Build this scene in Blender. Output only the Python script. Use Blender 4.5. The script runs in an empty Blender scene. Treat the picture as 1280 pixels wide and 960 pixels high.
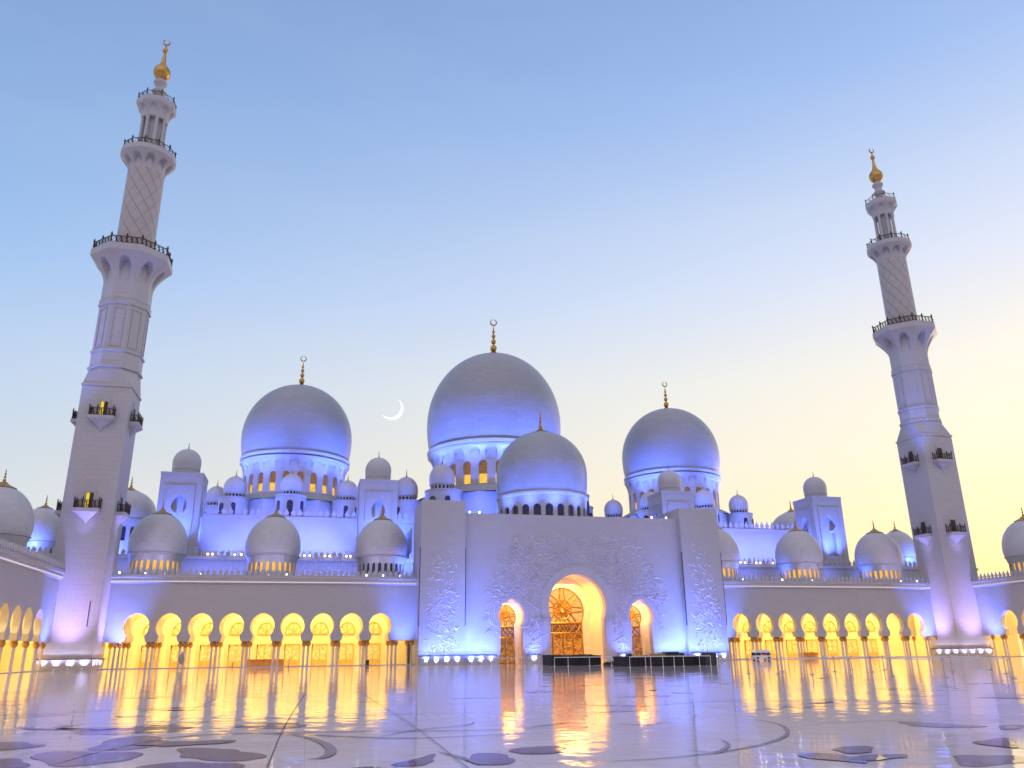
import bpy, math, random
from math import sin, cos, pi, radians, sqrt, atan2, asin
from mathutils import Vector, Matrix
from mathutils.geometry import tessellate_polygon

C = bpy.context.scene.collection
SC = bpy.context.scene
random.seed(7)

# ------------------------------------------------------------------ camera
cam = bpy.data.objects.new('camera', bpy.data.cameras.new('camera'))
C.objects.link(cam)
cam.data.sensor_width = 36.0
cam.data.lens = 28.115
cam.data.clip_start = 0.1
cam.data.clip_end = 20000
YAW, PITCH, ROLL = 0.24507, 0.32432, -0.011906
fw = Vector((sin(YAW) * cos(PITCH), cos(YAW) * cos(PITCH), sin(PITCH)))
rt = Vector((cos(YAW), -sin(YAW), 0))
up = rt.cross(fw)
ix = rt * cos(ROLL) + up * sin(ROLL)
iy = up * cos(ROLL) - rt * sin(ROLL)
m = Matrix((ix, iy, -fw)).transposed().to_4x4()
m.translation = Vector((-41.703, -127.73, 1.561))
cam.matrix_world = m
SC.camera = cam

# ------------------------------------------------------------------ sky, sun, exposure
world = bpy.data.worlds.new('World')
SC.world = world
world.use_nodes = True
nt = world.node_tree
for n in list(nt.nodes):
    nt.nodes.remove(n)
SUN_AZ, SUN_EL = radians(62), radians(2.0)          # azimuth clockwise from +Y


def N(tree, typ, **kw):
    n = tree.nodes.new(typ)
    for k, v in kw.items():
        if isinstance(k, str) and k.startswith('i_'):
            n.inputs[k[2:]].default_value = v
        else:
            setattr(n, k, v)
    return n


def math_node(t, op, a, b=None, clamp=False):
    n = t.nodes.new('ShaderNodeMath')
    n.operation = op
    n.use_clamp = clamp
    for i, x in enumerate((a, b)):
        if x is None:
            continue
        if isinstance(x, (int, float)):
            n.inputs[i].default_value = x
        else:
            t.links.new(x, n.inputs[i])
    return n.outputs[0]


def lin(r, g, b):
    f = lambda c: (c / 255 / 12.92) if c <= 10 else ((c / 255 + 0.055) / 1.055) ** 2.4
    return (f(r), f(g), f(b), 1)


def ramp(t, fac, stops, interp='EASE'):
    n = t.nodes.new('ShaderNodeValToRGB')
    cr = n.color_ramp
    cr.interpolation = interp
    while len(cr.elements) < len(stops):
        cr.elements.new(0.5)
    for e, (p, c) in zip(cr.elements, stops):
        e.position = p
        e.color = c
    if fac is not None:
        t.links.new(fac, n.inputs[0])
    return n.outputs[0]


tc = nt.nodes.new('ShaderNodeTexCoord')
sep = nt.nodes.new('ShaderNodeSeparateXYZ')
nt.links.new(tc.outputs['Generated'], sep.inputs[0])
elev = math_node(nt, 'MAXIMUM', sep.outputs[2], 0.0)
# how far round towards the glow: dot of the horizontal direction with the sun's azimuth
dx = math_node(nt, 'MULTIPLY', sep.outputs[0], sin(SUN_AZ))
dy = math_node(nt, 'MULTIPLY', sep.outputs[1], cos(SUN_AZ))
dd = math_node(nt, 'ADD', dx, dy)
az = math_node(nt, 'MULTIPLY_ADD', dd, 1.1, True)
nt.nodes[-1].inputs[2].default_value = -0.05
def skyc(r, g, b):
    return tuple(max(0.0, (c / 1.072 - 0.035) / 0.93) for c in lin(r, g, b)[:3]) + (1,)


cool = ramp(nt, elev, [(0.0, skyc(212, 214, 220)), (0.17, skyc(205, 214, 226)), (0.21, skyc(197, 210, 226)), (0.305, skyc(183, 204, 234)), (0.41, skyc(158, 190, 234)),
                       (0.48, skyc(148, 181, 226)), (0.60, skyc(136, 167, 214)), (0.69, skyc(130, 158, 206)), (1.0, (.72, .66, .78, 1))], 'LINEAR')
warm = ramp(nt, elev, [(0.0, skyc(255, 224, 146)), (0.17, skyc(247, 230, 196)), (0.21, skyc(245, 232, 208)), (0.305, skyc(238, 233, 222)), (0.41, skyc(217, 223, 239)),
                       (0.48, skyc(202, 214, 239)), (0.60, skyc(163, 190, 238)), (0.69, skyc(150, 177, 224)), (1.0, (.72, .66, .78, 1))], 'LINEAR')  # unseen zenith set brighter than the visible sky, to light the floor
mix = nt.nodes.new('ShaderNodeMix')
mix.data_type = 'RGBA'
nt.links.new(az, mix.inputs[0])
nt.links.new(cool, mix.inputs[6])
nt.links.new(warm, mix.inputs[7])
# mauve dusk opposite the glow, its unseen upper part raised to light the floor
anti = ramp(nt, elev, [(0.0, (.26, .245, .30, 1)), (0.15, (.40, .38, .46, 1)), (0.35, (.66, .61, .74, 1)), (0.6, (1.05, .92, 1.04, 1)), (1.0, (.86, .76, .86, 1))], 'LINEAR')
bk = math_node(nt, 'MULTIPLY_ADD', math_node(nt, 'MULTIPLY', math_node(nt, 'ADD', math_node(nt, 'MULTIPLY', sep.outputs[1], 0.9), math_node(nt, 'MULTIPLY', sep.outputs[0], 0.35)), -1.0), 1.6, True)
nt.nodes[-1].inputs[2].default_value = 0.1
for n_ in nt.nodes:
    if n_.type == 'MATH' and n_.operation == 'MULTIPLY_ADD':
        n_.use_clamp = True
mixb = nt.nodes.new('ShaderNodeMix')
mixb.data_type = 'RGBA'
nt.links.new(bk, mixb.inputs[0])
nt.links.new(mix.outputs[2], mixb.inputs[6])
nt.links.new(anti, mixb.inputs[7])
mp = nt.nodes.new('ShaderNodeMapping')
mp.inputs['Scale'].default_value = (1.2, 1.2, 5.0)
nt.links.new(tc.outputs['Generated'], mp.inputs[0])
cn = nt.nodes.new('ShaderNodeTexNoise')
cn.inputs['Scale'].default_value = 1.6
cn.inputs['Detail'].default_value = 6
cn.inputs['Roughness'].default_value = 0.55
nt.links.new(mp.outputs[0], cn.inputs['Vector'])
cf = ramp(nt, cn.outputs[0], [(0.45, (0, 0, 0, 1)), (0.8, (.05, .05, .05, 1))], 'EASE')
mixc = nt.nodes.new('ShaderNodeMix')
mixc.data_type = 'RGBA'
nt.links.new(cf, mixc.inputs[0])
nt.links.new(mixb.outputs[2], mixc.inputs[6])
mixc.inputs[7].default_value = lin(232, 226, 224)
bg = nt.nodes.new('ShaderNodeBackground')
nt.links.new(mixc.outputs[2], bg.inputs[0])
bg.inputs[1].default_value = 0.93
sky = nt.nodes.new('ShaderNodeTexSky')
sky.sky_type = 'NISHITA'
sky.sun_disc = False
sky.sun_elevation = SUN_EL
sky.sun_rotation = SUN_AZ
bg2 = nt.nodes.new('ShaderNodeBackground')
nt.links.new(sky.outputs[0], bg2.inputs[0])
bg2.inputs[1].default_value = 0.05
addsh = nt.nodes.new('ShaderNodeAddShader')
nt.links.new(bg.outputs[0], addsh.inputs[0])
nt.links.new(bg2.outputs[0], addsh.inputs[1])
wo = nt.nodes.new('ShaderNodeOutputWorld')
nt.links.new(addsh.outputs[0], wo.inputs[0])

sun = bpy.data.objects.new('sun', bpy.data.lights.new('sun', 'SUN'))
C.objects.link(sun)
sun.data.energy = 0.12
sun.data.angle = radians(8)
sun.data.color = (1, 0.82, 0.6)
sd = Vector((sin(SUN_AZ) * cos(SUN_EL), cos(SUN_AZ) * cos(SUN_EL), sin(SUN_EL)))
sun.rotation_euler = sd.to_track_quat('Z', 'Y').to_euler()

SC.view_settings.view_transform = 'Standard'
SC.view_settings.look = 'None'
SC.view_settings.gamma = 1.0
SC.view_settings.use_curve_mapping = False
SC.view_settings.exposure = 0.2
SC.render.engine = 'CYCLES'
SC.cycles.use_denoising = True
SC.cycles.max_bounces = 8
SC.cycles.diffuse_bounces = 4
SC.cycles.glossy_bounces = 4
SC.cycles.sample_clamp_indirect = 8.0
SC.cycles.caustics_reflective = False
SC.cycles.caustics_refractive = False

# ------------------------------------------------------------------ helpers


class MB:
    def __init__(self):
        self.v, self.f = [], []

    def add(self, vs, fs):
        o = len(self.v)
        self.v += [tuple(p) for p in vs]
        self.f += [tuple(i + o for i in f) for f in fs]

    def box(self, x0, x1, y0, y1, z0, z1):
        self.add([(x0, y0, z0), (x1, y0, z0), (x1, y1, z0), (x0, y1, z0), (x0, y0, z1), (x1, y0, z1), (x1, y1, z1), (x0, y1, z1)],
                 [(0, 3, 2, 1), (4, 5, 6, 7), (0, 1, 5, 4), (1, 2, 6, 5), (2, 3, 7, 6), (3, 0, 4, 7)])
        return self

    def lathe(self, prof, n=48, cx=0, cy=0, cz=0, rot=0.0, cap0=True, cap1=True):
        vs, fs = [], []
        for r, z in prof:
            for i in range(n):
                a = rot + 2 * pi * i / n
                vs.append((cx + r * cos(a), cy + r * sin(a), cz + z))
        for k in range(len(prof) - 1):
            for i in range(n):
                j = (i + 1) % n
                fs.append((k * n + i, k * n + j, (k + 1) * n + j, (k + 1) * n + i))
        if cap0 and prof[0][0] > 1e-4:
            fs.append(tuple(range(n - 1, -1, -1)))
        if cap1 and prof[-1][0] > 1e-4:
            o = (len(prof) - 1) * n
            fs.append(tuple(range(o, o + n)))
        self.add(vs, fs)
        return self

    def tube(self, pts, r, n=6, closed=False):
        pts = [Vector(p) for p in pts]
        vs, fs = [], []
        L = len(pts)
        for k, p in enumerate(pts):
            a = pts[(k - 1) % L] if (closed or k > 0) else pts[k]
            b = pts[(k + 1) % L] if (closed or k < L - 1) else pts[k]
            d = (b - a).normalized()
            s = Vector((0, 0, 1)) if abs(d.z) < 0.9 else Vector((1, 0, 0))
            u = d.cross(s).normalized()
            w = d.cross(u)
            rr = r[k] if isinstance(r, (list, tuple)) else r
            for i in range(n):
                t = 2 * pi * i / n
                vs.append(p + (u * cos(t) + w * sin(t)) * rr)
        for k in range(L if closed else L - 1):
            k2 = (k + 1) % L
            for i in range(n):
                j = (i + 1) % n
                fs.append((k * n + i, k * n + j, k2 * n + j, k2 * n + i))
        if not closed:
            fs.append(tuple(range(n)))
            fs.append(tuple((L - 1) * n + i for i in range(n)))
        self.add(vs, fs)
        return self

    def prism(self, poly, d0, d1, fn):
        """poly: 2D outline, extruded from depth d0 to d1; fn(u, d, w) -> xyz"""
        n = len(poly)
        tris = tessellate_polygon([[Vector((u, w, 0)) for u, w in poly]])
        vs = [fn(u, d0, w) for u, w in poly] + [fn(u, d1, w) for u, w in poly]
        fs = [tuple(t) for t in tris] + [tuple(i + n for i in reversed(t)) for t in tris]
        for i in range(n):
            j = (i + 1) % n
            fs.append((i, j, j + n, i + n))
        self.add(vs, fs)
        return self

    def archwall(self, u0, u1, zb, zt, pts, t, fn, ends=False):
        """a wall bay from u0 to u1 with an opening whose outline pts runs from bottom left over the top to bottom right"""
        out = [(u0, zb)] + list(pts) + [(u1, zb), (u1, zt), (u0, zt)]
        n = len(out)
        tris = tessellate_polygon([[Vector((u, w, 0)) for u, w in out]])
        vs = [fn(u, 0, w) for u, w in out] + [fn(u, t, w) for u, w in out]
        fs = [tuple(q) for q in tris] + [tuple(i + n for i in reversed(q)) for q in tris]
        for i in range(n):
            j = (i + 1) % n
            if not ends and (i == n - 3 or i == n - 1):
                continue
            fs.append((i, j, j + n, i + n))
        self.add(vs, fs)
        return self

    def build(self, name, mat, parent=None, smooth=True, angle=32):
        me = bpy.data.meshes.new(name)
        me.from_pydata(self.v, [], self.f)
        import bmesh
        bm = bmesh.new()
        bm.from_mesh(me)
        bmesh.ops.recalc_face_normals(bm, faces=bm.faces)
        bm.to_mesh(me)
        bm.free()
        me.materials.append(mat)
        if smooth:
            me.polygons.foreach_set('use_smooth', [True] * len(me.polygons))
            me.set_sharp_from_angle(angle=radians(angle))
        o = bpy.data.objects.new(name, me)
        C.objects.link(o)
        o.parent = parent
        return o


def XZ(u, d, w):
    return (u, d, w)


def tag(o, label=None, cat=None, group=None, kind=None):
    if label: o['label'] = label
    if cat: o['category'] = cat
    if group: o['group'] = group
    if kind: o['kind'] = kind
    return o


def empty(name, loc, label, cat, group=None, rz=0.0):
    o = bpy.data.objects.new(name, None)
    C.objects.link(o)
    o.location = loc
    o.rotation_euler = (0, 0, rz)
    o.empty_display_size = 0.5
    return tag(o, label, cat, group)


def copy_tree(o, parent=None):
    c = o.copy()
    C.objects.link(c)
    c.parent = parent
    for ch in list(o.children):
        copy_tree(ch, c)
    return c


def arch(hb, zb, hn, zn, R, zc, apex, c=0.0, n=12, flare=5):
    """keyhole arch outline, bottom left -> apex -> bottom right"""
    e = max(0.0, ((apex - zc) ** 2 - R * R) / (2 * R))
    right = []
    for k in range(flare):
        t = k / flare
        right.append((hb + (hn - hb) * (t ** 0.6), zb + (zn - zb) * t))
    a0 = -asin(min(0.99, max(-0.2, (zc - zn) / R)))
    for k in range(6):
        a = a0 + (0 - a0) * k / 6
        right.append((R * cos(a) if k else hn, zc + R * sin(a) if k else zn))
    a1 = math.acos(e / (R + e))
    for k in range(n + 1):
        a = a1 * k / n
        right.append((max(0.0, -e + (R + e) * cos(a)), zc + (R + e) * sin(a)))
    pts = [(c - x, z) for x, z in right] + [(c + x, z) for x, z in reversed(right[:-1])]
    return pts


def round_arch(h, zb, zs, apex, c=0.0, n=8):
    right = [(h, zb)] + [(h * cos(pi / 2 * k / n), zs + (apex - zs) * sin(pi / 2 * k / n)) for k in range(n + 1)]
    return [(c - x, z) for x, z in right] + [(c + x, z) for x, z in reversed(right[:-1])]


# ------------------------------------------------------------------ materials
def newmat(name):
    mt = bpy.data.materials.new(name)
    mt.use_nodes = True
    t = mt.node_tree
    return mt, t, t.nodes['Principled BSDF']


def simple(name, col, rough=0.5, metal=0.0, noise=0.12, scale=3.0, bump=0.0, spec=0.5):
    mt, t, b = newmat(name)
    geo = t.nodes.new('ShaderNodeNewGeometry')
    nz = t.nodes.new('ShaderNodeTexNoise')
    nz.inputs['Scale'].default_value = scale
    nz.inputs['Detail'].default_value = 4
    t.links.new(geo.outputs['Position'], nz.inputs['Vector'])
    c0 = tuple(max(0, x * (1 - noise)) for x in col[:3]) + (1,)
    c1 = tuple(min(1, x * (1 + noise)) for x in col[:3]) + (1,)
    t.links.new(ramp(t, nz.outputs[0], [(0.3, c0), (0.7, c1)], 'LINEAR'), b.inputs['Base Color'])
    b.inputs['Roughness'].default_value = rough
    b.inputs['Metallic'].default_value = metal
    b.inputs['Specular IOR Level'].default_value = spec
    if bump:
        bp = t.nodes.new('ShaderNodeBump')
        bp.inputs['Strength'].default_value = 0.6
        bp.inputs['Distance'].default_value = bump
        t.links.new(nz.outputs[0], bp.inputs['Height'])
        t.links.new(bp.outputs[0], b.inputs['Normal'])
    return mt


def stone(name, col, course=0.9, length=1.6, rough=0.42, joint=0.80, vary=0.05, vertical=True, lattice=False, dome=False):
    """white marble cladding in courses: joints and block-to-block tone from world position"""
    mt, t, b = newmat(name)
    geo = t.nodes.new('ShaderNodeNewGeometry')
    s = t.nodes.new('ShaderNodeSeparateXYZ')
    t.links.new(geo.outputs['Position'], s.inputs[0])
    if dome:
        tcn = t.nodes.new('ShaderNodeTexCoord')
        so = t.nodes.new('ShaderNodeSeparateXYZ')
        t.links.new(tcn.outputs['Object'], so.inputs[0])
        h = math_node(t, 'ARCTAN2', so.outputs[1], so.outputs[0])
        h = math_node(t, 'MULTIPLY', h, 18 / pi)
        zrow = math_node(t, 'DIVIDE', s.outputs[2], course)
    else:
        h = math_node(t, 'ADD', s.outputs[0], s.outputs[1])
        h = math_node(t, 'DIVIDE', h, length)
        zrow = math_node(t, 'DIVIDE', s.outputs[2], course)
    row = math_node(t, 'FLOOR', zrow)
    off = math_node(t, 'MULTIPLY', row, 0.5)
    h = math_node(t, 'ADD', h, off)
    colm = math_node(t, 'FLOOR', h)
    fz = math_node(t, 'FRACT', zrow)
    fh = math_node(t, 'FRACT', h)
    jz = math_node(t, 'LESS_THAN', fz, 0.05)
    jh = math_node(t, 'LESS_THAN', fh, 0.03)
    j = math_node(t, 'MAXIMUM', jz, jh) if vertical else jz
    cmb = t.nodes.new('ShaderNodeCombineXYZ')
    t.links.new(row, cmb.inputs[0])
    t.links.new(colm, cmb.inputs[1])
    wn = t.nodes.new('ShaderNodeTexWhiteNoise')
    t.links.new(cmb.outputs[0], wn.inputs['Vector'])
    nz = t.nodes.new('ShaderNodeTexNoise')
    nz.inputs['Scale'].default_value = 0.5
    nz.inputs['Detail'].default_value = 12
    nz.inputs['Roughness'].default_value = 0.78
    t.links.new(geo.outputs['Position'], nz.inputs['Vector'])
    f = math_node(t, 'MULTIPLY', wn.outputs[0], 0.28)
    f = math_node(t, 'ADD', f, math_node(t, 'MULTIPLY', nz.outputs[0], 0.72))
    lo = tuple(c * (1 - vary * 1.6) for c in col) + (1,)
    hi = tuple(min(0.9, c * (1 + vary)) for c in col) + (1,)
    base = ramp(t, f, [(0.15, lo), (0.85, hi)], 'LINEAR')
    if lattice:
        tcn = t.nodes.new('ShaderNodeTexCoord')
        so = t.nodes.new('ShaderNodeSeparateXYZ')
        t.links.new(tcn.outputs['Object'], so.inputs[0])
        an = math_node(t, 'MULTIPLY', math_node(t, 'ARCTAN2', so.outputs[1], so.outputs[0]), 10 / (2 * pi))
        za = math_node(t, 'MULTIPLY', so.outputs[2], 0.36)
        l1 = math_node(t, 'LESS_THAN', math_node(t, 'FRACT', math_node(t, 'ADD', an, za)), 0.085)
        l2 = math_node(t, 'LESS_THAN', math_node(t, 'FRACT', math_node(t, 'SUBTRACT', an, za)), 0.055)
        j = math_node(t, 'MAXIMUM', math_node(t, 'MULTIPLY', j, 0.35), math_node(t, 'MAXIMUM', l1, math_node(t, 'MULTIPLY', l2, 0.75)))
    mx = t.nodes.new('ShaderNodeMix')
    mx.data_type = 'RGBA'
    t.links.new(j, mx.inputs[0])
    t.links.new(base, mx.inputs[6])
    mx.inputs[7].default_value = tuple(c * (0.56 if lattice else joint) for c in col) + (1,)
    t.links.new(mx.outputs[2], b.inputs['Base Color'])
    bp = t.nodes.new('ShaderNodeBump')
    bp.inputs['Strength'].default_value = 0.5
    bp.inputs['Distance'].default_value = 0.03
    hh = math_node(t, 'SUBTRACT', math_node(t, 'MULTIPLY', nz.outputs[0], 0.5), j)
    t.links.new(hh, bp.inputs['Height'])
    t.links.new(bp.outputs[0], b.inputs['Normal'])
    b.inputs['Roughness'].default_value = rough
    return mt


def glow(name, col, strength, pat=0.0, scale=6.0, dark=(0.1, 0.04, 0.01)):
    """a lit pane: emission through a fine tracery pattern"""
    mt, t, b = newmat(name)
    geo = t.nodes.new('ShaderNodeNewGeometry')
    vo = t.nodes.new('ShaderNodeTexVoronoi')
    vo.feature = 'DISTANCE_TO_EDGE'
    vo.inputs['Scale'].default_value = scale
    t.links.new(geo.outputs['Position'], vo.inputs['Vector'])
    k = ramp(t, vo.outputs[0], [(0.02, tuple(c * (1 - pat) for c in col) + (1,)), (0.14, tuple(col) + (1,))], 'LINEAR')
    b.inputs['Base Color'].default_value = tuple(dark) + (1,)
    t.links.new(k, b.inputs['Emission Color'])
    b.inputs['Emission Strength'].default_value = strength
    b.inputs['Roughness'].default_value = 0.25
    return mt


WHITE = (0.385, 0.382, 0.415)
M = {}
M['wall'] = stone('marble_wall', WHITE, 0.6, 1.1, joint=0.88, vary=0.045)
M['minaret'] = stone('marble_minaret', (0.41, 0.405, 0.44), 0.7, 1.3, vary=0.05, joint=0.80)
M['lattice'] = stone('marble_lattice', (0.38, 0.36, 0.37), 0.7, 1.3, lattice=True)
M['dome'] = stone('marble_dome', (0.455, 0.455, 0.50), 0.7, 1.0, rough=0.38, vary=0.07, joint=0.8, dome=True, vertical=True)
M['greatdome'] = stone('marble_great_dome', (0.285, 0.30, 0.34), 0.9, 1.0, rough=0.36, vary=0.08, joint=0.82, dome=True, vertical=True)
M['plain'] = simple('marble_plain', WHITE, 0.4, noise=0.05, scale=1.5)
M['inner'] = simple('arcade_plaster', (0.78, 0.72, 0.56), 0.55, noise=0.04, scale=0.8)
M['roof'] = simple('roof_membrane', (0.30, 0.31, 0.32), 0.8, noise=0.15)
M['gold'] = simple('gilding', (0.46, 0.28, 0.08), 0.32, metal=1.0, noise=0.15)
M['bronze'] = simple('bronze_railing', (0.055, 0.033, 0.022), 0.5, metal=0.3, noise=0.3)
M['column'] = simple('column_marble', (0.56, 0.49, 0.50), 0.25, noise=0.12, scale=6)
M['capital'] = simple('palm_capital', (0.44, 0.23, 0.07), 0.45, metal=0.3, noise=0.3, scale=9, bump=0.05)
M['frame'] = simple('honey_frame', (0.60, 0.40, 0.15), 0.4, noise=0.2, scale=2)
M['wood'] = simple('varnished_wood', (0.50, 0.24, 0.06), 0.35, noise=0.25, scale=2)
M['doorglass'] = simple('etched_glass', (0.70, 0.62, 0.42), 0.15, noise=0.35, scale=2.2)
M['darkglass'] = simple('night_glass', (0.035, 0.03, 0.07), 0.12, noise=0.3)
M['strap'] = simple('gilt_tracery', (0.36, 0.19, 0.045), 0.35, metal=0.55, noise=0.2)
M['goldpanel'] = simple('carved_gold_panel', (0.62, 0.37, 0.08), 0.38, metal=0.5, noise=0.55, scale=3.5, bump=0.12)
M['paleglass'] = simple('pale_glass', (0.62, 0.55, 0.40), 0.2, noise=0.15, scale=3)
M['black'] = simple('black_cloth', (0.012, 0.011, 0.014), 0.8, noise=0.3)
M['case'] = simple('flight_case', (0.03, 0.03, 0.036), 0.5, noise=0.4)
M['whitemetal'] = simple('painted_metal', (0.62, 0.60, 0.60), 0.35, metal=0.2, noise=0.06)
M['steel'] = simple('brushed_steel', (0.42, 0.40, 0.42), 0.3, metal=0.8, noise=0.1)
M['greycloth'] = simple('grey_canvas', (0.30, 0.31, 0.34), 0.8, noise=0.1)
M['cartwhite'] = simple('cart_paint', (0.72, 0.71, 0.70), 0.25, noise=0.04)
M['red'] = glow('tail_lamp', (1, 0.05, 0.03), 1.5)
M['amberlit'] = glow('amber_window', (1.0, 0.56, 0.06), 1.05, pat=0.45, scale=2.2)
M['amberdim'] = glow('amber_window_dim', (0.55, 0.26, 0.06), 0.35, pat=0.6, scale=2.2)
M['drumglow'] = glow('drum_window', (1.0, 0.50, 0.06), 1.0, pat=0.3, scale=4)
M['doorglow'] = glow('balcony_door_lit', (0.95, 0.72, 0.04), 0.8, pat=0.2, scale=3)
M['headglow'] = glow('arch_light_glass', (1.0, 0.60, 0.16), 0.75, pat=0.3, scale=1.3)
M['lampwhite'] = glow('lamp_white', (0.85, 0.92, 1.0), 8)
M['lens'] = glow('lamp_lens', (0.8, 0.85, 1.0), 2.5)
M['lampwarm'] = glow('lamp_warm', (1.0, 0.78, 0.38), 8)
M['moon'] = glow('moonlight', (1.0, 0.99, 0.96), 1.6)
M['coveglow'] = glow('cove_uplit_glow', (0.80, 0.72, 0.92), 0.62)  # uplight on the cornice cove, put in as emission
M['slot'] = simple('dark_slot', (0.05, 0.045, 0.06), 0.7)  # near-black for the slots and the minaret ledge

# --- polished floor
mt, t, b = newmat('polished_marble_floor')
geo = t.nodes.new('ShaderNodeNewGeometry')
s = t.nodes.new('ShaderNodeSeparateXYZ')
t.links.new(geo.outputs['Position'], s.inputs[0])
ca, sa = cos(radians(12)), sin(radians(12))
# slabs laid square to the court, joints every 3.2 m
fx = math_node(t, 'FRACT', math_node(t, 'DIVIDE', s.outputs[0], 3.2))
fy = math_node(t, 'FRACT', math_node(t, 'DIVIDE', s.outputs[1], 3.2))
jx = math_node(t, 'LESS_THAN', fx, 0.004)
jy = math_node(t, 'LESS_THAN', fy, 0.004)
jn = math_node(t, 'MULTIPLY', math_node(t, 'MAXIMUM', jx, jy), 0.25)
cx_ = math_node(t, 'FLOOR', math_node(t, 'DIVIDE', s.outputs[0], 1.6))
cy_ = math_node(t, 'FLOOR', math_node(t, 'DIVIDE', s.outputs[1], 1.6))
cmb = t.nodes.new('ShaderNodeCombineXYZ')
t.links.new(cx_, cmb.inputs[0])
t.links.new(cy_, cmb.inputs[1])
wn = t.nodes.new('ShaderNodeTexWhiteNoise')
t.links.new(cmb.outputs[0], wn.inputs['Vector'])
nz = t.nodes.new('ShaderNodeTexNoise')
nz.inputs['Scale'].default_value = 1.1
nz.inputs['Detail'].default_value = 9
nz.inputs['Roughness'].default_value = 0.6
t.links.new(geo.outputs['Position'], nz.inputs['Vector'])
f = math_node(t, 'ADD', math_node(t, 'MULTIPLY', wn.outputs[0], 0.35), math_node(t, 'MULTIPLY', nz.outputs[0], 0.65))
base = ramp(t, f, [(0.25, (0.72, 0.63, 0.63, 1)), (0.75, (0.85, 0.76, 0.75, 1))], 'LINEAR')
mx = t.nodes.new('ShaderNodeMix')
mx.data_type = 'RGBA'
t.links.new(jn, mx.inputs[0])
t.links.new(base, mx.inputs[6])
mx.inputs[7].default_value = (0.16, 0.13, 0.14, 1)
t.links.new(mx.outputs[2], b.inputs['Base Color'])
wv = t.nodes.new('ShaderNodeTexNoise')
wv.inputs['Scale'].default_value = 1.1
wv.inputs['Detail'].default_value = 3
t.links.new(geo.outputs['Position'], wv.inputs['Vector'])
bp = t.nodes.new('ShaderNodeBump')
bp.inputs['Strength'].default_value = 1.0
bp.inputs['Distance'].default_value = 0.010
hgt = math_node(t, 'ADD', wv.outputs[0], math_node(t, 'MULTIPLY', wn.outputs[0], 0.12))
t.links.new(wv.outputs[0], bp.inputs['Height'])
# every slab lies a hair out of level
tl = t.nodes.new('ShaderNodeVectorMath')
tl.operation = 'SUBTRACT'
t.links.new(wn.outputs['Color'], tl.inputs[0])
tl.inputs[1].default_value = (.5, .5, .5)
tk = t.nodes.new('ShaderNodeVectorMath')
tk.operation = 'MULTIPLY'
t.links.new(tl.outputs[0], tk.inputs[0])
tk.inputs[1].default_value = (.007, .007, 0)
ta = t.nodes.new('ShaderNodeVectorMath')
ta.operation = 'ADD'
t.links.new(geo.outputs['Normal'], ta.inputs[0])
t.links.new(tk.outputs[0], ta.inputs[1])
tn = t.nodes.new('ShaderNodeVectorMath')
tn.operation = 'NORMALIZE'
t.links.new(ta.outputs[0], tn.inputs[0])
t.links.new(tn.outputs[0], bp.inputs['Normal'])
t.links.new(bp.outputs[0], b.inputs['Normal'])
b.inputs['Roughness'].default_value = 0.04
b.inputs['IOR'].default_value = 1.58
M['floor'] = mt
FLOOR_BUMP = bp


def inlay_mat(name, col):
    mt, t, b = newmat(name)
    geo = t.nodes.new('ShaderNodeNewGeometry')
    nz = t.nodes.new('ShaderNodeTexNoise')
    nz.inputs['Scale'].default_value = 2.5
    nz.inputs['Detail'].default_value = 8
    nz.inputs['Roughness'].default_value = 0.7
    t.links.new(geo.outputs['Position'], nz.inputs['Vector'])
    t.links.new(ramp(t, nz.outputs[0], [(0.3, tuple(c * 0.65 for c in col) + (1,)), (0.7, tuple(c * 1.35 for c in col) + (1,))], 'LINEAR'), b.inputs['Base Color'])
    wv = t.nodes.new('ShaderNodeTexNoise')
    wv.inputs['Scale'].default_value = 1.1
    wv.inputs['Detail'].default_value = 3
    t.links.new(geo.outputs['Position'], wv.inputs['Vector'])
    bp = t.nodes.new('ShaderNodeBump')
    bp.inputs['Strength'].default_value = 1.0
    bp.inputs['Distance'].default_value = 0.010
    t.links.new(wv.outputs[0], bp.inputs['Height'])
    t.links.new(bp.outputs[0], b.inputs['Normal'])
    b.inputs['Roughness'].default_value = 0.05
    b.inputs['IOR'].default_value = 1.58
    return mt


M['inlay_plum'] = inlay_mat('plum_marble', (0.145, 0.085, 0.13))
M['inlay_grey'] = inlay_mat('grey_marble', (0.235, 0.195, 0.23))

# ------------------------------------------------------------------ lamps
BLUE = (0.10, 0.185, 1.0)
VIOLET = (0.42, 0.36, 1.0)
COOLW = (0.55, 0.60, 1.0)
WARM = (1.0, 0.65, 0.16)


GAIN = 4.4


def lamp(kind, loc, power, color, target=None, size=70, blend=0.9, radius=0.3, parent=None):
    l = bpy.data.lights.new('lamp', kind)
    l.energy = power * (GAIN if kind == 'SPOT' else 1.0)
    l.color = color
    if kind in ('POINT', 'SPOT'):
        l.shadow_soft_size = radius
    if kind == 'SPOT':
        l.spot_size = radians(size)
        l.spot_blend = blend
    o = bpy.data.objects.new('lamp', l)
    C.objects.link(o)
    o.location = loc
    if target is not None:
        d = Vector(target) - Vector(loc)
        o.rotation_euler = d.to_track_quat('-Z', 'Y').to_euler()
    if parent:
        o.parent = parent
    return o


UP_BODY = MB().lathe([(0.16, 0), (0.18, 0.05), (0.18, 0.12), (0.13, 0.16)], 12)
_up = {}


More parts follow.
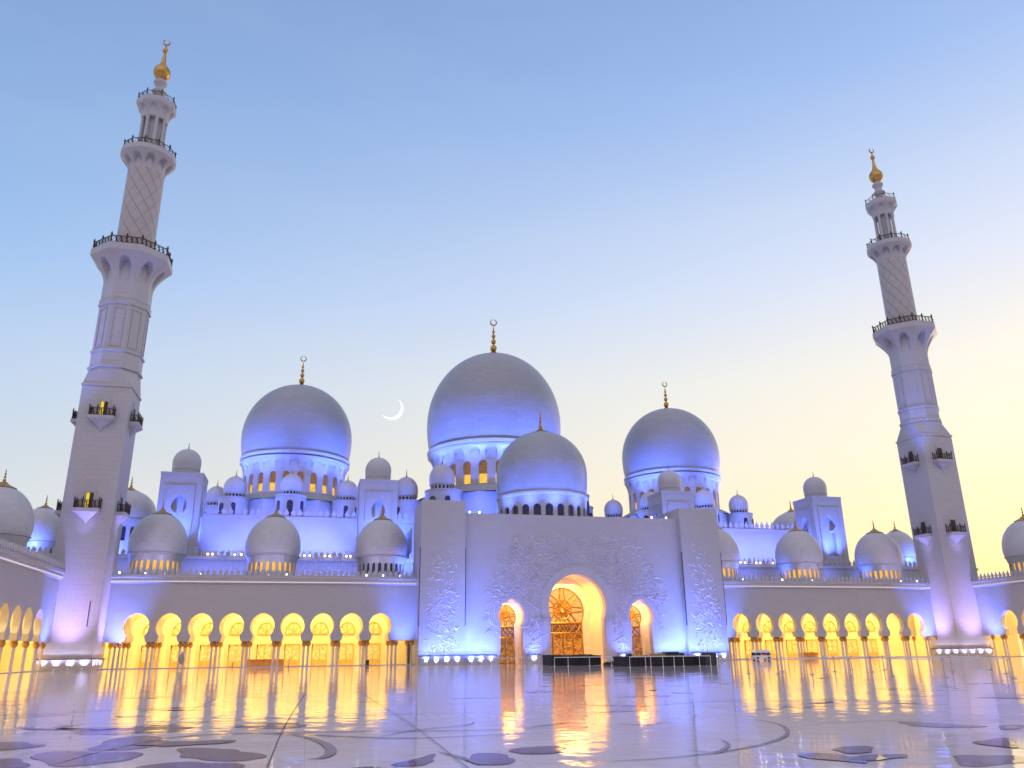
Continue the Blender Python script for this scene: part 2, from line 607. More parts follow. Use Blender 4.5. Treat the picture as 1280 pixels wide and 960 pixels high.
def uplight(x, y, target, power, color, label, group, size=60, z=0.0):
    """a small ground floodlight with its lamp"""
    r = empty('ground_uplight', (x, y, z), label, 'floodlight', group)
    if not _up:
        a = UP_BODY.build('housing', M['steel'], r)
        l = MB().lathe([(0.11, 0.165), (0.10, 0.18), (0.0, 0.185)], 12).build('lens', M['lens'], r)
        _up['a'], _up['l'] = a.data, l.data
    else:
        for nm, k in (('housing', 'a'), ('lens', 'l')):
            o = bpy.data.objects.new(nm, _up[k])
            C.objects.link(o)
            o.parent = r
    lp = lamp('SPOT', (0, 0, 0.25), power, color, None, size, 1.0, 0.08, r)
    d = Vector(target) - Vector((x, y, z + 0.25))
    lp.rotation_euler = d.to_track_quat('-Z', 'Y').to_euler()
    return r


# ------------------------------------------------------------------ setting: court floor, inlays, desert beyond
o = MB()
o.add([(-3000, -3000, 0), (3000, -3000, 0), (3000, 6000, 0), (-3000, 6000, 0)], [(0, 1, 2, 3)])
tag(o.build('courtyard_floor', M['floor'], None, False), 'polished white marble courtyard floor reflecting the mosque', 'floor', kind='structure')


def smooth_closed(p, it=2):
    for _ in range(it):
        q = []
        for i in range(len(p)):
            a, c = p[i], p[(i + 1) % len(p)]
            q.append((a[0] * .75 + c[0] * .25, a[1] * .75 + c[1] * .25))
            q.append((a[0] * .25 + c[0] * .75, a[1] * .25 + c[1] * .75))
        p = q
    return p


def smooth_open(p, it=2):
    for _ in range(it):
        q = [p[0]]
        for a, c in zip(p, p[1:]):
            q.append((a[0] * .75 + c[0] * .25, a[1] * .75 + c[1] * .25))
            q.append((a[0] * .25 + c[0] * .75, a[1] * .25 + c[1] * .75))
        q.append(p[-1])
        p = q
    return p


_lv = [0]


def blob(mb, poly, z):
    _lv[0] += 1
    z = 0.004 + 0.0009 * (_lv[0] % 9) + (0.0004 if mb is mb2 else 0)
    p = smooth_closed(poly, 4)
    mx_, my_ = sum(q[0] for q in p) / len(p), sum(q[1] for q in p) / len(p)
    ph = [random.uniform(0, 6.28) for _ in range(4)]
    q_ = []
    for x, y in p:
        a = atan2(y - my_, x - mx_)
        k = 1 + .12 * sin(3 * a + ph[0]) + .10 * abs(sin(2.5 * a + ph[1])) + .03 * sin(7 * a + ph[2])
        q_.append((mx_ + (x - mx_) * k, my_ + (y - my_) * k))
    p = q_
    VEINS.append((mx_, my_, p))
    tris = tessellate_polygon([[Vector((x, y, 0)) for x, y in p]])
    mb.add([(x, y, z) for x, y in p], [tuple(q) for q in tris])


def stroke(mb, pts, w0, w1, z, taper=True):
    p = smooth_open(pts, 2)
    L = len(p)
    vs, fs = [], []
    for k, (x, y) in enumerate(p):
        a, c = p[max(0, k - 1)], p[min(L - 1, k + 1)]
        d = Vector((c[0] - a[0], c[1] - a[1]))
        d.normalize()
        t_ = k / (L - 1)
        w = (w0 + (w1 - w0) * t_) * (max(0.12, sin(pi * min(1, max(0, t_)))) if taper else 1.0)
        vs += [(x - d.y * w, y + d.x * w, z), (x + d.y * w, y - d.x * w, z)]
    for k in range(L - 1):
        fs.append((2 * k, 2 * k + 1, 2 * k + 3, 2 * k + 2))
    mb.add(vs, fs)


PETALS = [
    [(-45.43, -110.22), (-45.27, -108.41), (-44.48, -108.53), (-44.1, -109.83), (-44.39, -110.87), (-44.85, -111.22)],
    [(-43.85, -111.33), (-43.63, -111.01), (-42.68, -111.75), (-42.24, -112.76), (-42.56, -113.5), (-43.33, -112.92)],
    [(-46.02, -111.52), (-45.83, -110.87), (-44.57, -111.32), (-44.17, -112.18), (-44.48, -113.03), (-45.41, -112.9)],
    [(-40.34, -114.75), (-40.18, -114.33), (-39.91, -114.12), (-39.47, -113.28), (-39.7, -114.4), (-39.89, -114.91)],
    [(-39.06, -114.0), (-38.8, -113.64), (-38.37, -114.02), (-38.65, -115.25), (-39.21, -115.05)],
    [(-38.19, -113.38), (-37.88, -112.98), (-37.25, -113.08), (-37.39, -113.79), (-37.68, -114.04), (-38.32, -113.93)],
    [(-30.59, -115.14), (-29.72, -114.62), (-29.27, -114.64), (-30.29, -115.89), (-30.46, -115.57)],
    [(-45.0, -109.8), (-42.97, -109.78), (-43.03, -110.5), (-44.3, -110.6)],
    [(-46.6, -106.4), (-45.2, -105.2), (-43.9, -106.0), (-44.6, -107.6), (-46.0, -107.6)],
    [(-43.4, -106.0), (-42.0, -105.6), (-41.4, -106.9), (-42.4, -107.7)],
    [(-47.2, -112.4), (-46.3, -111.6), (-45.6, -112.8), (-46.4, -113.8)],
    [(-44.0, -113.4), (-43.0, -113.2), (-42.4, -114.1), (-43.2, -114.9), (-44.1, -114.6)],
    [(-41.5, -115.2), (-40.8, -114.6), (-40.3, -115.4), (-40.9, -116.1)],
    [(-48.2, -109.2), (-47.2, -108.6), (-46.3, -109.4), (-46.9, -110.4), (-47.9, -110.3)],
]
GREYS = [
    [(-33.27, -115.16), (-32.88, -114.81), (-32.38, -114.87), (-32.79, -115.57), (-33.36, -115.7)],
    [(-34.13, -115.32), (-33.76, -115.45), (-33.48, -115.87), (-33.78, -116.66), (-33.89, -116.44), (-34.21, -116.13)],
    [(-33.48, -115.87), (-32.97, -115.95), (-32.44, -116.03), (-32.83, -116.31), (-33.73, -116.59)],
    [(-32.15, -116.56), (-31.81, -116.37), (-31.04, -116.64), (-31.79, -117.45), (-32.68, -117.41), (-32.46, -116.94)],
    [(-28.69, -110.9), (-28.37, -111.27), (-28.03, -112.07), (-27.8, -112.58), (-28.84, -112.76), (-29.08, -111.64)],
    [(-27.79, -112.78), (-27.15, -112.43), (-26.87, -112.54), (-27.59, -113.25), (-28.05, -113.26)],
    [(-20.5, -104.2), (-18.8, -103.6), (-18.0, -104.6), (-19.3, -105.3)],
    [(-52.4, -104.2), (-50.6, -103.2), (-49.4, -104.3), (-50.9, -105.4)],
]
mb1, mb2 = MB(), MB()
VEINS = []
for p in PETALS:
    blob(mb1, p, 0.004)
for p in GREYS:
    blob(mb2, p, 0.004)
VINES = [
    ([(-45.38, -113.01), (-45.05, -110.9), (-44.29, -108.78), (-43.08, -108.34), (-41.76, -109.03), (-40.67, -110.15), (-39.5, -110.93), (-38.2, -110.75), (-36.87, -110.74)], .10, .14),
    ([(-42.25, -108.66), (-41.52, -109.83), (-41.2, -111.21), (-41.12, -112.57), (-41.29, -113.43), (-41.54, -113.55)], .10, .20),
    ([(-38.65, -115.25), (-37.69, -115.3), (-36.69, -115.36), (-35.65, -115.1), (-34.71, -114.64), (-33.73, -113.97), (-32.65, -112.88), (-31.74, -111.41), (-31.3, -110.07), (-31.3, -108.81)], .05, .09),
    ([(-35.44, -114.38), (-35.27, -114.9), (-34.89, -114.58), (-34.34, -113.75), (-34.18, -113.08)], .06, .08),
    ([(-36.85, -109.39), (-35.89, -108.66), (-35.55, -108.33)], .1, .12),
    ([(-34.71, -109.14), (-34.37, -109.73), (-33.53, -109.15), (-33.38, -109.68)], .1, .12),
    ([(-39.45, -113.17), (-39.16, -114.18), (-39.09, -115.09)], .06, .1),
    ([(-43.08, -108.34), (-40.6, -108.9), (-38.3, -109.6), (-36.2, -109.8)], .12, .10),
    ([(-31.6, -111.2), (-29.6, -110.6), (-27.6, -110.9), (-25.4, -112.0)], .05, .05),
    ([(-40.2, -110.4), (-39.3, -109.0), (-37.9, -108.3), (-37.6, -107.2)], .09, .07),
    ([(-47.0, -107.0), (-44.0, -104.6), (-40.5, -103.6), (-37.0, -104.4)], .14, .12),
    ([(-33.0, -104.5), (-29.5, -102.2), (-26.0, -102.6), (-23.0, -104.8)], .12, .12),
    ([(-30.5, -106.8), (-28.0, -105.6), (-25.6, -106.2)], .09, .10),
    ([(-51.0, -101.0), (-47.5, -98.2), (-43.0, -97.5)], .16, .14),
]
for pts, a, c in VINES:
    stroke(mb2, pts, a * .62, c * .62, 0.0135)
rnd = random.Random(3)
for k in range(46):       # scattered leaves and tendrils further out
    x, y = rnd.uniform(-66, -4), rnd.uniform(-106, -84)
    a = rnd.uniform(0, 6.28)
    L = rnd.uniform(1.0, 2.8)
    pts = [(x, y), (x + L * .5 * cos(a), y + L * .5 * sin(a)), (x + L * cos(a + .5), y + L * sin(a + .5))]
    stroke(mb2, pts, .08, .22, 0.0155)
for k in range(9):
    x, y = rnd.uniform(-62, -6), rnd.uniform(-104, -88)
    n = 5
    for i in range(n):
        a = 2 * pi * i / n + rnd.uniform(-.3, .3)
        L = rnd.uniform(.7, 1.3)
        blob(mb1 if k % 2 else mb2, [(x + .2 * cos(a), y + .2 * sin(a)), (x + L * .6 * cos(a - .4), y + L * .6 * sin(a - .4)), (x + L * cos(a), y + L * sin(a)), (x + L * .6 * cos(a + .4), y + L * .6 * sin(a + .4))], 0.008)
tag(mb1.build('floor_flower_inlay', M['inlay_plum'], None, False), 'plum marble flower petals inlaid in the white floor', 'floor', kind='structure')
tag(mb2.build('floor_vine_inlay', M['inlay_grey'], None, False), 'grey marble vines and leaves inlaid in the white floor', 'floor', kind='structure')
mb3 = MB()
stroke(mb3, [(-41.57, -90.55), (-41.92, -101.79), (-42.07, -108.35), (-42.12, -114.14), (-42.2, -122)], .008, .008, 0.021, False)
stroke(mb3, [(-39.19, -91.79), (-39.17, -106.07), (-39.22, -111.19), (-39.34, -114.82), (-39.4, -122)], .008, .008, 0.021, False)
stroke(mb3, [(-44.9, -92.0), (-45.0, -103.0), (-45.2, -108.0)], .008, .008, 0.021, False)
tag(mb3.build('floor_joint', simple('joint_sealant', (0.05, 0.03, 0.035), 0.5), None, False), 'dark joints running through the marble floor', 'floor', kind='structure')

# ------------------------------------------------------------------ moon
d = Vector((0.08635319, 0.96506444, 0.2909667))
d.normalize()
D = 3000.0
pos = Vector((-41.7, -127.7, 1.56)) + d * D
R = 41.0
rt_m = Vector((cos(YAW), -sin(YAW), 0))
up_m = rt_m.cross(d).normalized()
mb = MB()
A = radians(-48)
half = radians(102)
outer, vs, fs = [], [], []
n = 28
for k in range(n + 1):
    t_ = -half + 2 * half * k / n
    th = A + t_
    w = 11 * max(0.02, cos(t_ / half * pi / 2)) ** 1.15
    for rr, dep in ((R, 0), (R - w, 0), (R - w * .5, -3), (R - w * .5, 3)):
        vs.append(rt_m * rr * cos(th) + up_m * rr * sin(th) + d * dep)
for k in range(n):
    a, c = 4 * k, 4 * k + 4
    for i, j in ((0, 2), (2, 1), (1, 3), (3, 0)):
        fs.append((a + i, c + i, c + j, a + j))
mb.add(vs, fs)
mo = mb.build('crescent_moon', M['moon'])
mo.location = pos
tag(mo, 'thin white crescent moon in the sky between two large domes', 'moon')

# ------------------------------------------------------------------ merlons
MER = [(-.30, 0), (.30, 0), (.30, .10), (.16, .20), (.30, .38), (.31, .50), (.19, .70), (.06, .92), (0, 1.14), (-.06, .92), (-.19, .70), (-.31, .50), (-.30, .38), (-.16, .20), (-.30, .10)]


def merlons(mb, u0, u1, z, h, y0, step, fn=XZ, wscale=1.0, t=0.18):
    n = max(1, int(round((u1 - u0) / step)))
    for i in range(n):
        c = u0 + (i + .5) * (u1 - u0) / n
        mb.prism([(c + a * step * wscale * 1.15, z + w * h) for a, w in MER], y0, y0 + t, fn)
    # low rail joining them
    mb.prism([(u0, z), (u1, z), (u1, z + .17 * h), (u0, z + .17 * h)], y0 + .03, y0 + t - .03, fn)


# ------------------------------------------------------------------ domes
def shell_profile(rs, zs, R, ze, apex, n=22, point=0.0):
    prof = []
    a0 = -asin(min(0.95, max(0.0, sqrt(max(0, 1 - (rs / R) ** 2)))))
    for k in range(6):
        a = a0 * (1 - k / 6)
        prof.append((R * cos(a), zs + (ze - zs) * (1 - (sin(a) / sin(a0) if a0 else 0))))
    for k in range(n + 1):
        a = pi / 2 * k / n
        r = R * cos(a)
        z = ze + (apex - ze) * sin(a)
        if point:
            q = max(0.0, (k / n - 0.8) / 0.2)
            z += point * q * q
        prof.append((max(r, 0.0), z))
    return prof


def finial(mb, z, cap_r, h, crescent=True, R=6.0, n=16):
    """ogee gold cap, stacked bulbs, spike and crescent; z is the dome's apex"""
    drop = cap_r * cap_r / (2 * R) + 0.04
    prof = [(cap_r, z - drop), (cap_r * 1.03, z - drop + .06 * cap_r), (cap_r * .75, z - drop * .45 + .08 * cap_r), (cap_r * .42, z + cap_r * .16), (cap_r * .24, z + cap_r * .34)]
    zz = z + cap_r * .34
    left = h - cap_r * .34
    H = left * (0.80 if crescent else 0.97)
    for (r, f0, f1) in ((.085, 0.0, .26), (.062, .28, .48), (.050, .50, .66), (.036, .68, .80)):
        for k in range(7):
            a = pi * k / 6
            prof.append((max(h * .016, h * r * sin(a)), zz + H * (f0 + (f1 - f0) * (1 - cos(a)) / 2)))
    prof += [(h * .02, zz + H * .82), (0.0, zz + H)]
    mb.lathe(prof, n, cap0=True)
    if crescent:
        rr = left * .085
        zc = zz + H + rr * 0.9
        mb.tube([(rr * cos(a), 0, zc + rr * sin(a)) for a in [2 * pi * k / 18 + pi / 2 + .22 for k in range(18)]],
                [rr * (.10 + .16 * sin(pi * k / 17)) for k in range(18)], 6)


def flare(mb, n, r0, r1, z0, z1, lip, niche=True, seg=12, rows=14, poly=False, dep=1.0, ztop_n=None, wid=.66):
    """corbelled ring: the shaft swells from r0 to r1 between z0 and z1, hollowed by n arched niches"""
    ns = n * seg
    vs, fs = [], []

    def oct_f(a):
        if not poly:
            return 1.0
        q = (a + pi / n) % (2 * pi / n) - pi / n
        return cos(pi / n) / cos(q)
    for k in range(rows + 1):
        t_ = k / rows
        z = z0 + (z1 - z0) * t_
        rf = r0 + (r1 - r0) * (1 - cos(pi / 2 * t_ ** 1.15))
        for i in range(ns):
            uu = ((i % seg) + .5) / seg * 2 - 1
            a = 2 * pi * (i + .5) / ns - pi / n
            r = rf
            if niche and abs(uu) < wid:
                top = z0 + (z1 - z0) * (.84 * (0.6 + .4 * sqrt(max(0, 1 - (uu / wid) ** 2))))
                if z < top:
                    r = rf + (r0 * .985 - rf) * dep
            r *= oct_f(a)
            vs.append((r * cos(a), r * sin(a), z))
    for k in range(rows):
        for i in range(ns):
            j = (i + 1) % ns
            fs.append((k * ns + i, k * ns + j, (k + 1) * ns + j, (k + 1) * ns + i))
    mb.add(vs, fs)
    # lip on top
    prof = [(r1 * (1 if not poly else cos(pi / n)), z1), (r1 * 1.02 * (1 if not poly else cos(pi / n)), z1 + .15), (r1 * 1.02 * (1 if not poly else cos(pi / n)), z1 + lip)]
    if poly:
        prof = [(r / cos(pi / n), z) for r, z in prof]
        mb.lathe(prof, n, rot=pi / n)
    else:
        mb.lathe(prof, 48)


def ringmap(R):
    return lambda u, d, w: ((R - d) * cos(u / R), (R - d) * sin(u / R), w)


def dome(label, cx, cy, zb, drum, win, shell, cap, group=None, glass='drumglow', flare_z=None, name='dome', segs=64, crescent=False, base=None, upper=None, nmir=None):
    """drum=(r, z0, z1) win=(n, half-width, sill, springing, apex) shell=(rs, zs, R, ze, apex) cap=(r, finial height)"""
    r = empty(name, (cx, cy, zb), label, 'dome', group)
    rd, z0, z1 = drum
    n, hw, sill, spr, apx = win
    b = MB()
    mp = ringmap(rd)
    bay = 2 * pi * rd / n
    if sill > z0:
        b.lathe([(rd, z0 - zb), (rd, sill - zb)], 96, cap1=False)
    for i in range(n):
        u = (i + .5) * bay
        b.archwall(u - bay / 2, u + bay / 2, sill - zb, z1 - zb, round_arch(hw, sill - zb, spr - zb, apx - zb, u, 5), rd * .045 + .08, mp)
    b.lathe([(rd - .02, z1 - .15 - zb), (rd + .06, z1 - zb), (shell[0] + .02, shell[1] - zb)] if flare_z is None else [(rd - .02, z1 - .1 - zb), (rd, z1 - zb)], 96, cap0=False, cap1=False)
    if flare_z:
        fr0, fr1, fz0, fz1, lip = flare_z
        flare(b, n, fr0, fr1, fz0 - zb, fz1 - zb, lip, rows=10, seg=10)
    # belt moulding under the shell
    rs, zs = shell[0], shell[1]
    hm = (shell[3] - zs) * .10
    b.lathe([(rs * 1.0, zs - hm * 1.85 - zb), (rs * 1.03, zs - hm * 1.3 - zb), (rs * 1.035, zs - hm * .5 - zb), (rs * .99, zs - zb + .02)], 96, cap0=False, cap1=False)
    b.build('drum', M['plain'], r)
    # window panes: one ring-shaped run of glass per window
    for i in range(n):
        u = (i + .5) * bay
        a = u / rd
        # only windows which can be looked at from the court
        dx_, dy_ = cos(a), sin(a)
        if dy_ > 0.35:
            continue
        g = MB()
        ri = rd - rd * .04 - .05
        mpi = ringmap(ri)
        pts = round_arch(hw * 1.04, sill - zb, spr - zb, apx - zb + .03, u * ri / rd, 5)
        if upper:  # inner glow fading upward is set as a bright and a dim pane
            zc_ = sill + (apx - sill) * .42
            lo = [p for p in [(u * ri / rd - hw * 1.04, sill - zb), (u * ri / rd + hw * 1.04, sill - zb), (u * ri / rd + hw * 1.04, zc_ - zb), (u * ri / rd - hw * 1.04, zc_ - zb)]]
            hi = [(max(q[0], -1e9), max(q[1], zc_ - zb + .01)) for q in pts]
            g.prism(lo, 0, .06, mpi)
            gp = g.build('window', M[glass], r)
            g2 = MB()
            g2.prism(hi, 0, .06, mpi)
            g2.build('dim_pane', M[upper], gp)
        else:
            g.prism(pts, 0, .06, mpi)
            g.build('window', M[glass], r)
    s_ = MB()
    prof = shell_profile(*shell)
    s_.lathe([(q, z - zb) for q, z in prof], segs * 2)
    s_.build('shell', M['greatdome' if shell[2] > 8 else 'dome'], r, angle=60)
    fi = MB()
    finial(fi, shell[4] - zb, cap[0], cap[1], crescent, R=shell[2])
    fi.build('finial', M['gold'], r)
    if base:
        base(r, zb)
    return r


# --- prayer hall: podium, hall block, parapets, portal-dome block
hall = empty('prayer_hall', (0, 28.5, 0), 'long blue lit prayer hall block with toothed parapets behind the arcades', 'hall')
b = MB()
b.box(-98, 98, -9.0, 62, 0, 17.4)
b.box(-66, 66, 0, 58, 17.4, 26.2)
b.box(-66.25, 66.25, -.25, 58.25, 25.6, 26.3)
b.build('wall', M['wall'], hall)
b = MB()
merlons(b, -98, 98, 17.75, 1.25, -8.7, 1.05)
b.build('lower_cresting', M['plain'], hall)
b = MB()
b.box(-98.2, 98.2, -9.25, -8.4, 17.25, 17.75)
b.build('lower_ledge', M['plain'], hall)
b = MB()
merlons(b, -66, 66, 26.3, 1.5, -.05, 1.25)
b.build('upper_cresting', M['plain'], hall)
b = MB()
b.box(-18.2, 18.2, -22, -9.0, 0, 23.0)
b.box(-24, 24, -9.0, 0, 17.4, 23.6)
b.build('vestibule', M['wall'], hall)


def lobed_base(rc, rl, ring, zt, zlow, roof_r, roof_z, slot_w=0.55):
    def f(r, zb):
        b = MB()
        z0, z1 = zlow - zb, zt - zb
        b.lathe([(rc, z0), (rc, z1 - .10), (rc + .12, z1 - .06), (rc + .12, z1)], 8, rot=pi / 8)
        for k in range(8):
            a = -pi / 2 + k * pi / 4
            b.lathe([(rl, z0), (rl, z1 - .25), (rl + .15, z1 - .15), (rl + .15, z1 + .12)], 32, cx=ring * cos(a), cy=ring * sin(a))
        b.build('base', M['plain'], r)
        for k in range(5):
            a = -pi / 2 + (k - 2) * pi / 4
            cx_, cy_ = ring * cos(a), ring * sin(a)
            for q in (-.85, 0, .85):
                aa = a + q
                px, py = cx_ + (rl - .02) * cos(aa), cy_ + (rl - .02) * sin(aa)
                tx, ty = -sin(aa), cos(aa)
                hw = slot_w * (1.35 if q == 0 else 1)
                zt_ = z1 - (zt - zlow) * .12 - .4
                g = MB()
                g.prism(round_arch(hw, zt_ - 3.2, zt_ - hw, zt_, 0, 6), -.06, .1, lambda u, d_, w, px=px, py=py, tx=tx, ty=ty, aa=aa: (px + tx * u - cos(aa) * d_ , py + ty * u - sin(aa) * d_, w))
                g.build('base_window', M['darkglass'], r)
            am = a + pi / 8
            for q in (-.11, .11):
                aa = am + q
                rr = rc * cos(pi / 8) / cos(q) - .02
                px, py = rr * cos(aa), rr * sin(aa)
                tx, ty = -sin(am), cos(am)
                zt_ = z1 - (zt - zlow) * .12 - .4
                g = MB()
                g.prism(round_arch(slot_w, zt_ - 2.4, zt_ - slot_w, zt_, 0, 6), -.06, .1, lambda u, d_, w, px=px, py=py, tx=tx, ty=ty, am=am: (px + tx * u - cos(am) * d_, py + ty * u - sin(am) * d_, w))
                g.build('base_window', M['darkglass'], r)
        rf = MB()
        rf.lathe([(rc + .1, z1 + .01), (roof_r + 1.2, roof_z - zb - .5), (roof_r + .05, roof_z - zb)], 64, cap0=False, cap1=False)
        rf.build('base_roof', M['roof'], r)
    return f


YD = 57.9
dome('largest dome at the centre, tall gold crescent finial, amber lit drum windows', 0, YD, 26.3, (14.7, 36.5, 42.9), (24, .95, 37.5, 41.8, 42.8),
     (15.7, 47.7, 16.4, 54.4, 73.0), (3.1, 10.4), glass='amberlit', upper='amberdim', flare_z=(14.7, 15.75, 42.9, 46.0, .5), crescent=True,
     base=lobed_base(19.2, 4.0, 20.6, 34.9, 26.3, 14.7, 37.2, .6))
for sx, lb in ((-1, 'large dome nearest the crescent moon, amber windows low on its blue lit drum'), (1, 'large dome in front of the yellow sky, behind a small tower with cupola')):
    dome(lb, sx * 46.5, YD, 26.3, (11.2, 34.0, 39.1), (24, .72, 34.8, 38.3, 39.1),
         (11.75, 43.7, 12.3, 48.6, 61.6), (1.9, 8.0), glass='amberlit', upper='amberdim', flare_z=(11.2, 11.85, 39.1, 42.1, .4), crescent=True,
         base=lobed_base(14.9, 3.1, 16.2, 32.5, 26.3, 11.2, 34.5, .45))
dome('dome straight behind the entrance portal, in front of the largest dome', 0, 16.6, 23.0, (8.3, 23.0, 27.2), (24, .68, 24.0, 26.1, 26.8),
     (8.35, 29.2, 8.6, 33.5, 42.0), (2.1, 4.6), glass='darkglass')

SMALL_WIN = 18


def cupola(label, cx, cy, zb, R, top, group):
    h = top - zb
    return dome(label, cx, cy, zb, (R * .90, zb, zb + h * .20), (SMALL_WIN, R * .10, zb + h * .04, zb + h * .12, zb + h * .17),
                (R * .95, zb + h * .24, R, zb + h * .46, top), (R * .22, h * .34), group, glass='darkglass', name='cupola', segs=20)


G1 = 'small domes ringing the largest dome'
cupola('small dome left of the largest drum, beside its lit windows', -15.0, 43.0, 35.0, 2.8, 41.0, G1)
cupola('small dome between the square blue tower and the largest drum', -21.1, 57.9, 35.0, 2.8, 41.0, G1)
G2 = 'small domes ringing the dome near the moon'
cupola('small dome centred in front of the lit drum near the moon', -46.5, 41.6, 32.6, 2.25, 37.3, G2)
cupola('small dome left of the lit drum near the moon, above dark arched windows', -58.0, 46.4, 32.6, 2.3, 37.3, G2)
cupola('small dome right of the lit drum near the moon', -35.0, 46.4, 32.6, 2.3, 37.3, G2)
cupola('small dome half hidden behind another, farthest from the lit drum near the moon', -62.8, 57.9, 32.6, 2.3, 37.3, G2)
G3 = 'small domes ringing the dome before the yellow sky'
cupola('small dome just above the portal roof, alone against the pale sky', 30.2, 57.9, 32.6, 2.3, 37.3, G3)
cupola('small dome mostly hidden by the small tower above the portal', 35.0, 46.4, 32.6, 2.3, 37.3, G3)
cupola('small dome right of the small tower, above the right buttress', 46.5, 41.6, 32.6, 2.25, 37.3, G3)
cupola('small dome on a windowed base against the yellow sky', 58.0, 46.4, 32.6, 2.3, 37.3, G3)

# --- square towers with cupolas
TW = 'square towers of the prayer hall'


def square_tower(label, cx):
    r = empty('square_tower', (cx, 25.0, 0), label, 'tower', TW)
    b = MB()
    h = 3.52
    # four faces, each with a keyhole niche
    for k in range(4):
        ca, sa = cos(k * pi / 2), sin(k * pi / 2)
        fn = lambda u, d_, w, ca=ca, sa=sa: (u * ca - (-h + d_) * sa, u * sa + (-h + d_) * ca, w)
        b.archwall(-h, h, 20.0, 32.0, arch(1.15, 20.0, 1.0, 25.0, 1.28, 26.6, 28.7, 0, 8), 1.1, fn)
        for q in ([(-2.2, 30.0), (2.2, 30.0), (2.2, 30.3), (-2.2, 30.3)], [(-2.45, 19.8), (-2.2, 19.8), (-2.2, 30.3), (-2.45, 30.3)], [(2.2, 19.8), (2.45, 19.8), (2.45, 30.3), (2.2, 30.3)]):
            b.prism(q, -.12, .05, fn)
    b.box(-h, h, -h, h, 17.0, 20.0)
    b.box(-h + 1.11, h - 1.11, -h + 1.11, h - 1.11, 20.0, 31.9)
    b.box(-h - .06, h + .06, -h - .06, h + .06, 32.0, 32.6)
    b.build('shaft', M['plain'], r)
    b = MB()
    b.lathe([(2.35, 32.6), (2.35, 33.5), (2.42, 33.55), (2.42, 33.75), (2.36, 33.8)], 48)
    b.build('cupola_drum', M['plain'], r)
    s_ = MB()
    s_.lathe(shell_profile(2.36, 33.8, 2.46, 35.0, 37.6), 64)
    s_.build('cupola_shell', M['dome'], r, angle=60)
    f_ = MB()
    finial(f_, 37.6, .28, 1.4, False, R=2.4, n=10)
    f_.build('finial', M['bronze'], r)


square_tower('blue lit square tower farthest left, beside the nearer minaret', -64.75)
square_tower('blue lit square tower between the moon dome and the largest dome', -30.2)
square_tower('small looking square tower whose top shows above the portal roof', 30.2)
square_tower('square tower against the yellow sky, two dark niches showing', 64.75)

# --- wing domes
WD = 'domes along the arcade roofs'


def wing_dome(label, cx, cy, dz=0.0, sc=1.0, glass='drumglow'):
    dome(label, cx, cy, 12.6 + dz, (3.75, 12.6 + dz, 15.7 + dz), (24, .26, 14.0 + dz, 15.2 + dz, 15.55 + dz), (4.1, 16.75 + dz, 4.28, 18.1 + dz, 23.15 + dz), (1.6, 2.5), WD, glass=glass)


for wx in (-65.0, -47.7, -30.4, 30.4, 47.7, 65.0):      # roof floods just behind the merlons
    for q in (-3.2, 3.2):
        lamp('SPOT', (wx + q, 1.6, 13.2), 95, (.55, .48, 1.0), (wx, 5.5, 18.2), 80, 1.0, .2)
wing_dome('dome on the arcade roof beside the nearer minaret', -65.0, 8.2)
wing_dome('dome on the arcade roof below the moon dome', -47.7, 8.2)
wing_dome('dome on the arcade roof just left of the portal, unlit windows', -30.4, 8.2, glass='darkglass')
wing_dome('dome half hidden behind the right buttress of the portal', 30.4, 8.2)
wing_dome('dome on the arcade roof in front of the far square tower', 47.7, 8.2)
wing_dome('dome on the arcade roof next to the far minaret', 65.0, 8.2)
wing_dome('dome cut off by the left picture edge, above the side arcade', -81.7, -10.5)
wing_dome('dome cut off by the right picture edge, above the side arcade', 81.7, -10.5)
RD = 'domes at the outer ends of the prayer hall'
for cx, lb in ((-88.5, 'shaded blue dome peeping out left of the nearer minaret'), (88.5, 'shaded blue dome peeping out behind the arcade dome by the far minaret')):
    dome(lb, cx, 31.0, 17.4, (3.5, 17.4, 20.0), (24, .25, 18.4, 19.4, 19.8), (3.8, 20.9, 4.0, 22.3, 27.2), (1.3, 2.5), RD, glass='darkglass')
for cx, lb in ((-80.75, 'blue dome between the nearer minaret and the first square tower'), (80.75, 'dome tucked behind the far square tower')):
    dome(lb, cx, 59.5, 17.4, (5.2, 17.4, 27.9), (20, .42, 24.6, 26.8, 27.6), (5.45, 29.2, 5.7, 31.0, 36.0), (1.9, 3.4), RD, glass='darkglass')

# ------------------------------------------------------------------ arcades
APTS = dict(hb=1.46, zb=3.62, hn=1.24, zn=4.5, R=1.74, zc=5.72, apex=7.62)
STEP = 4.339


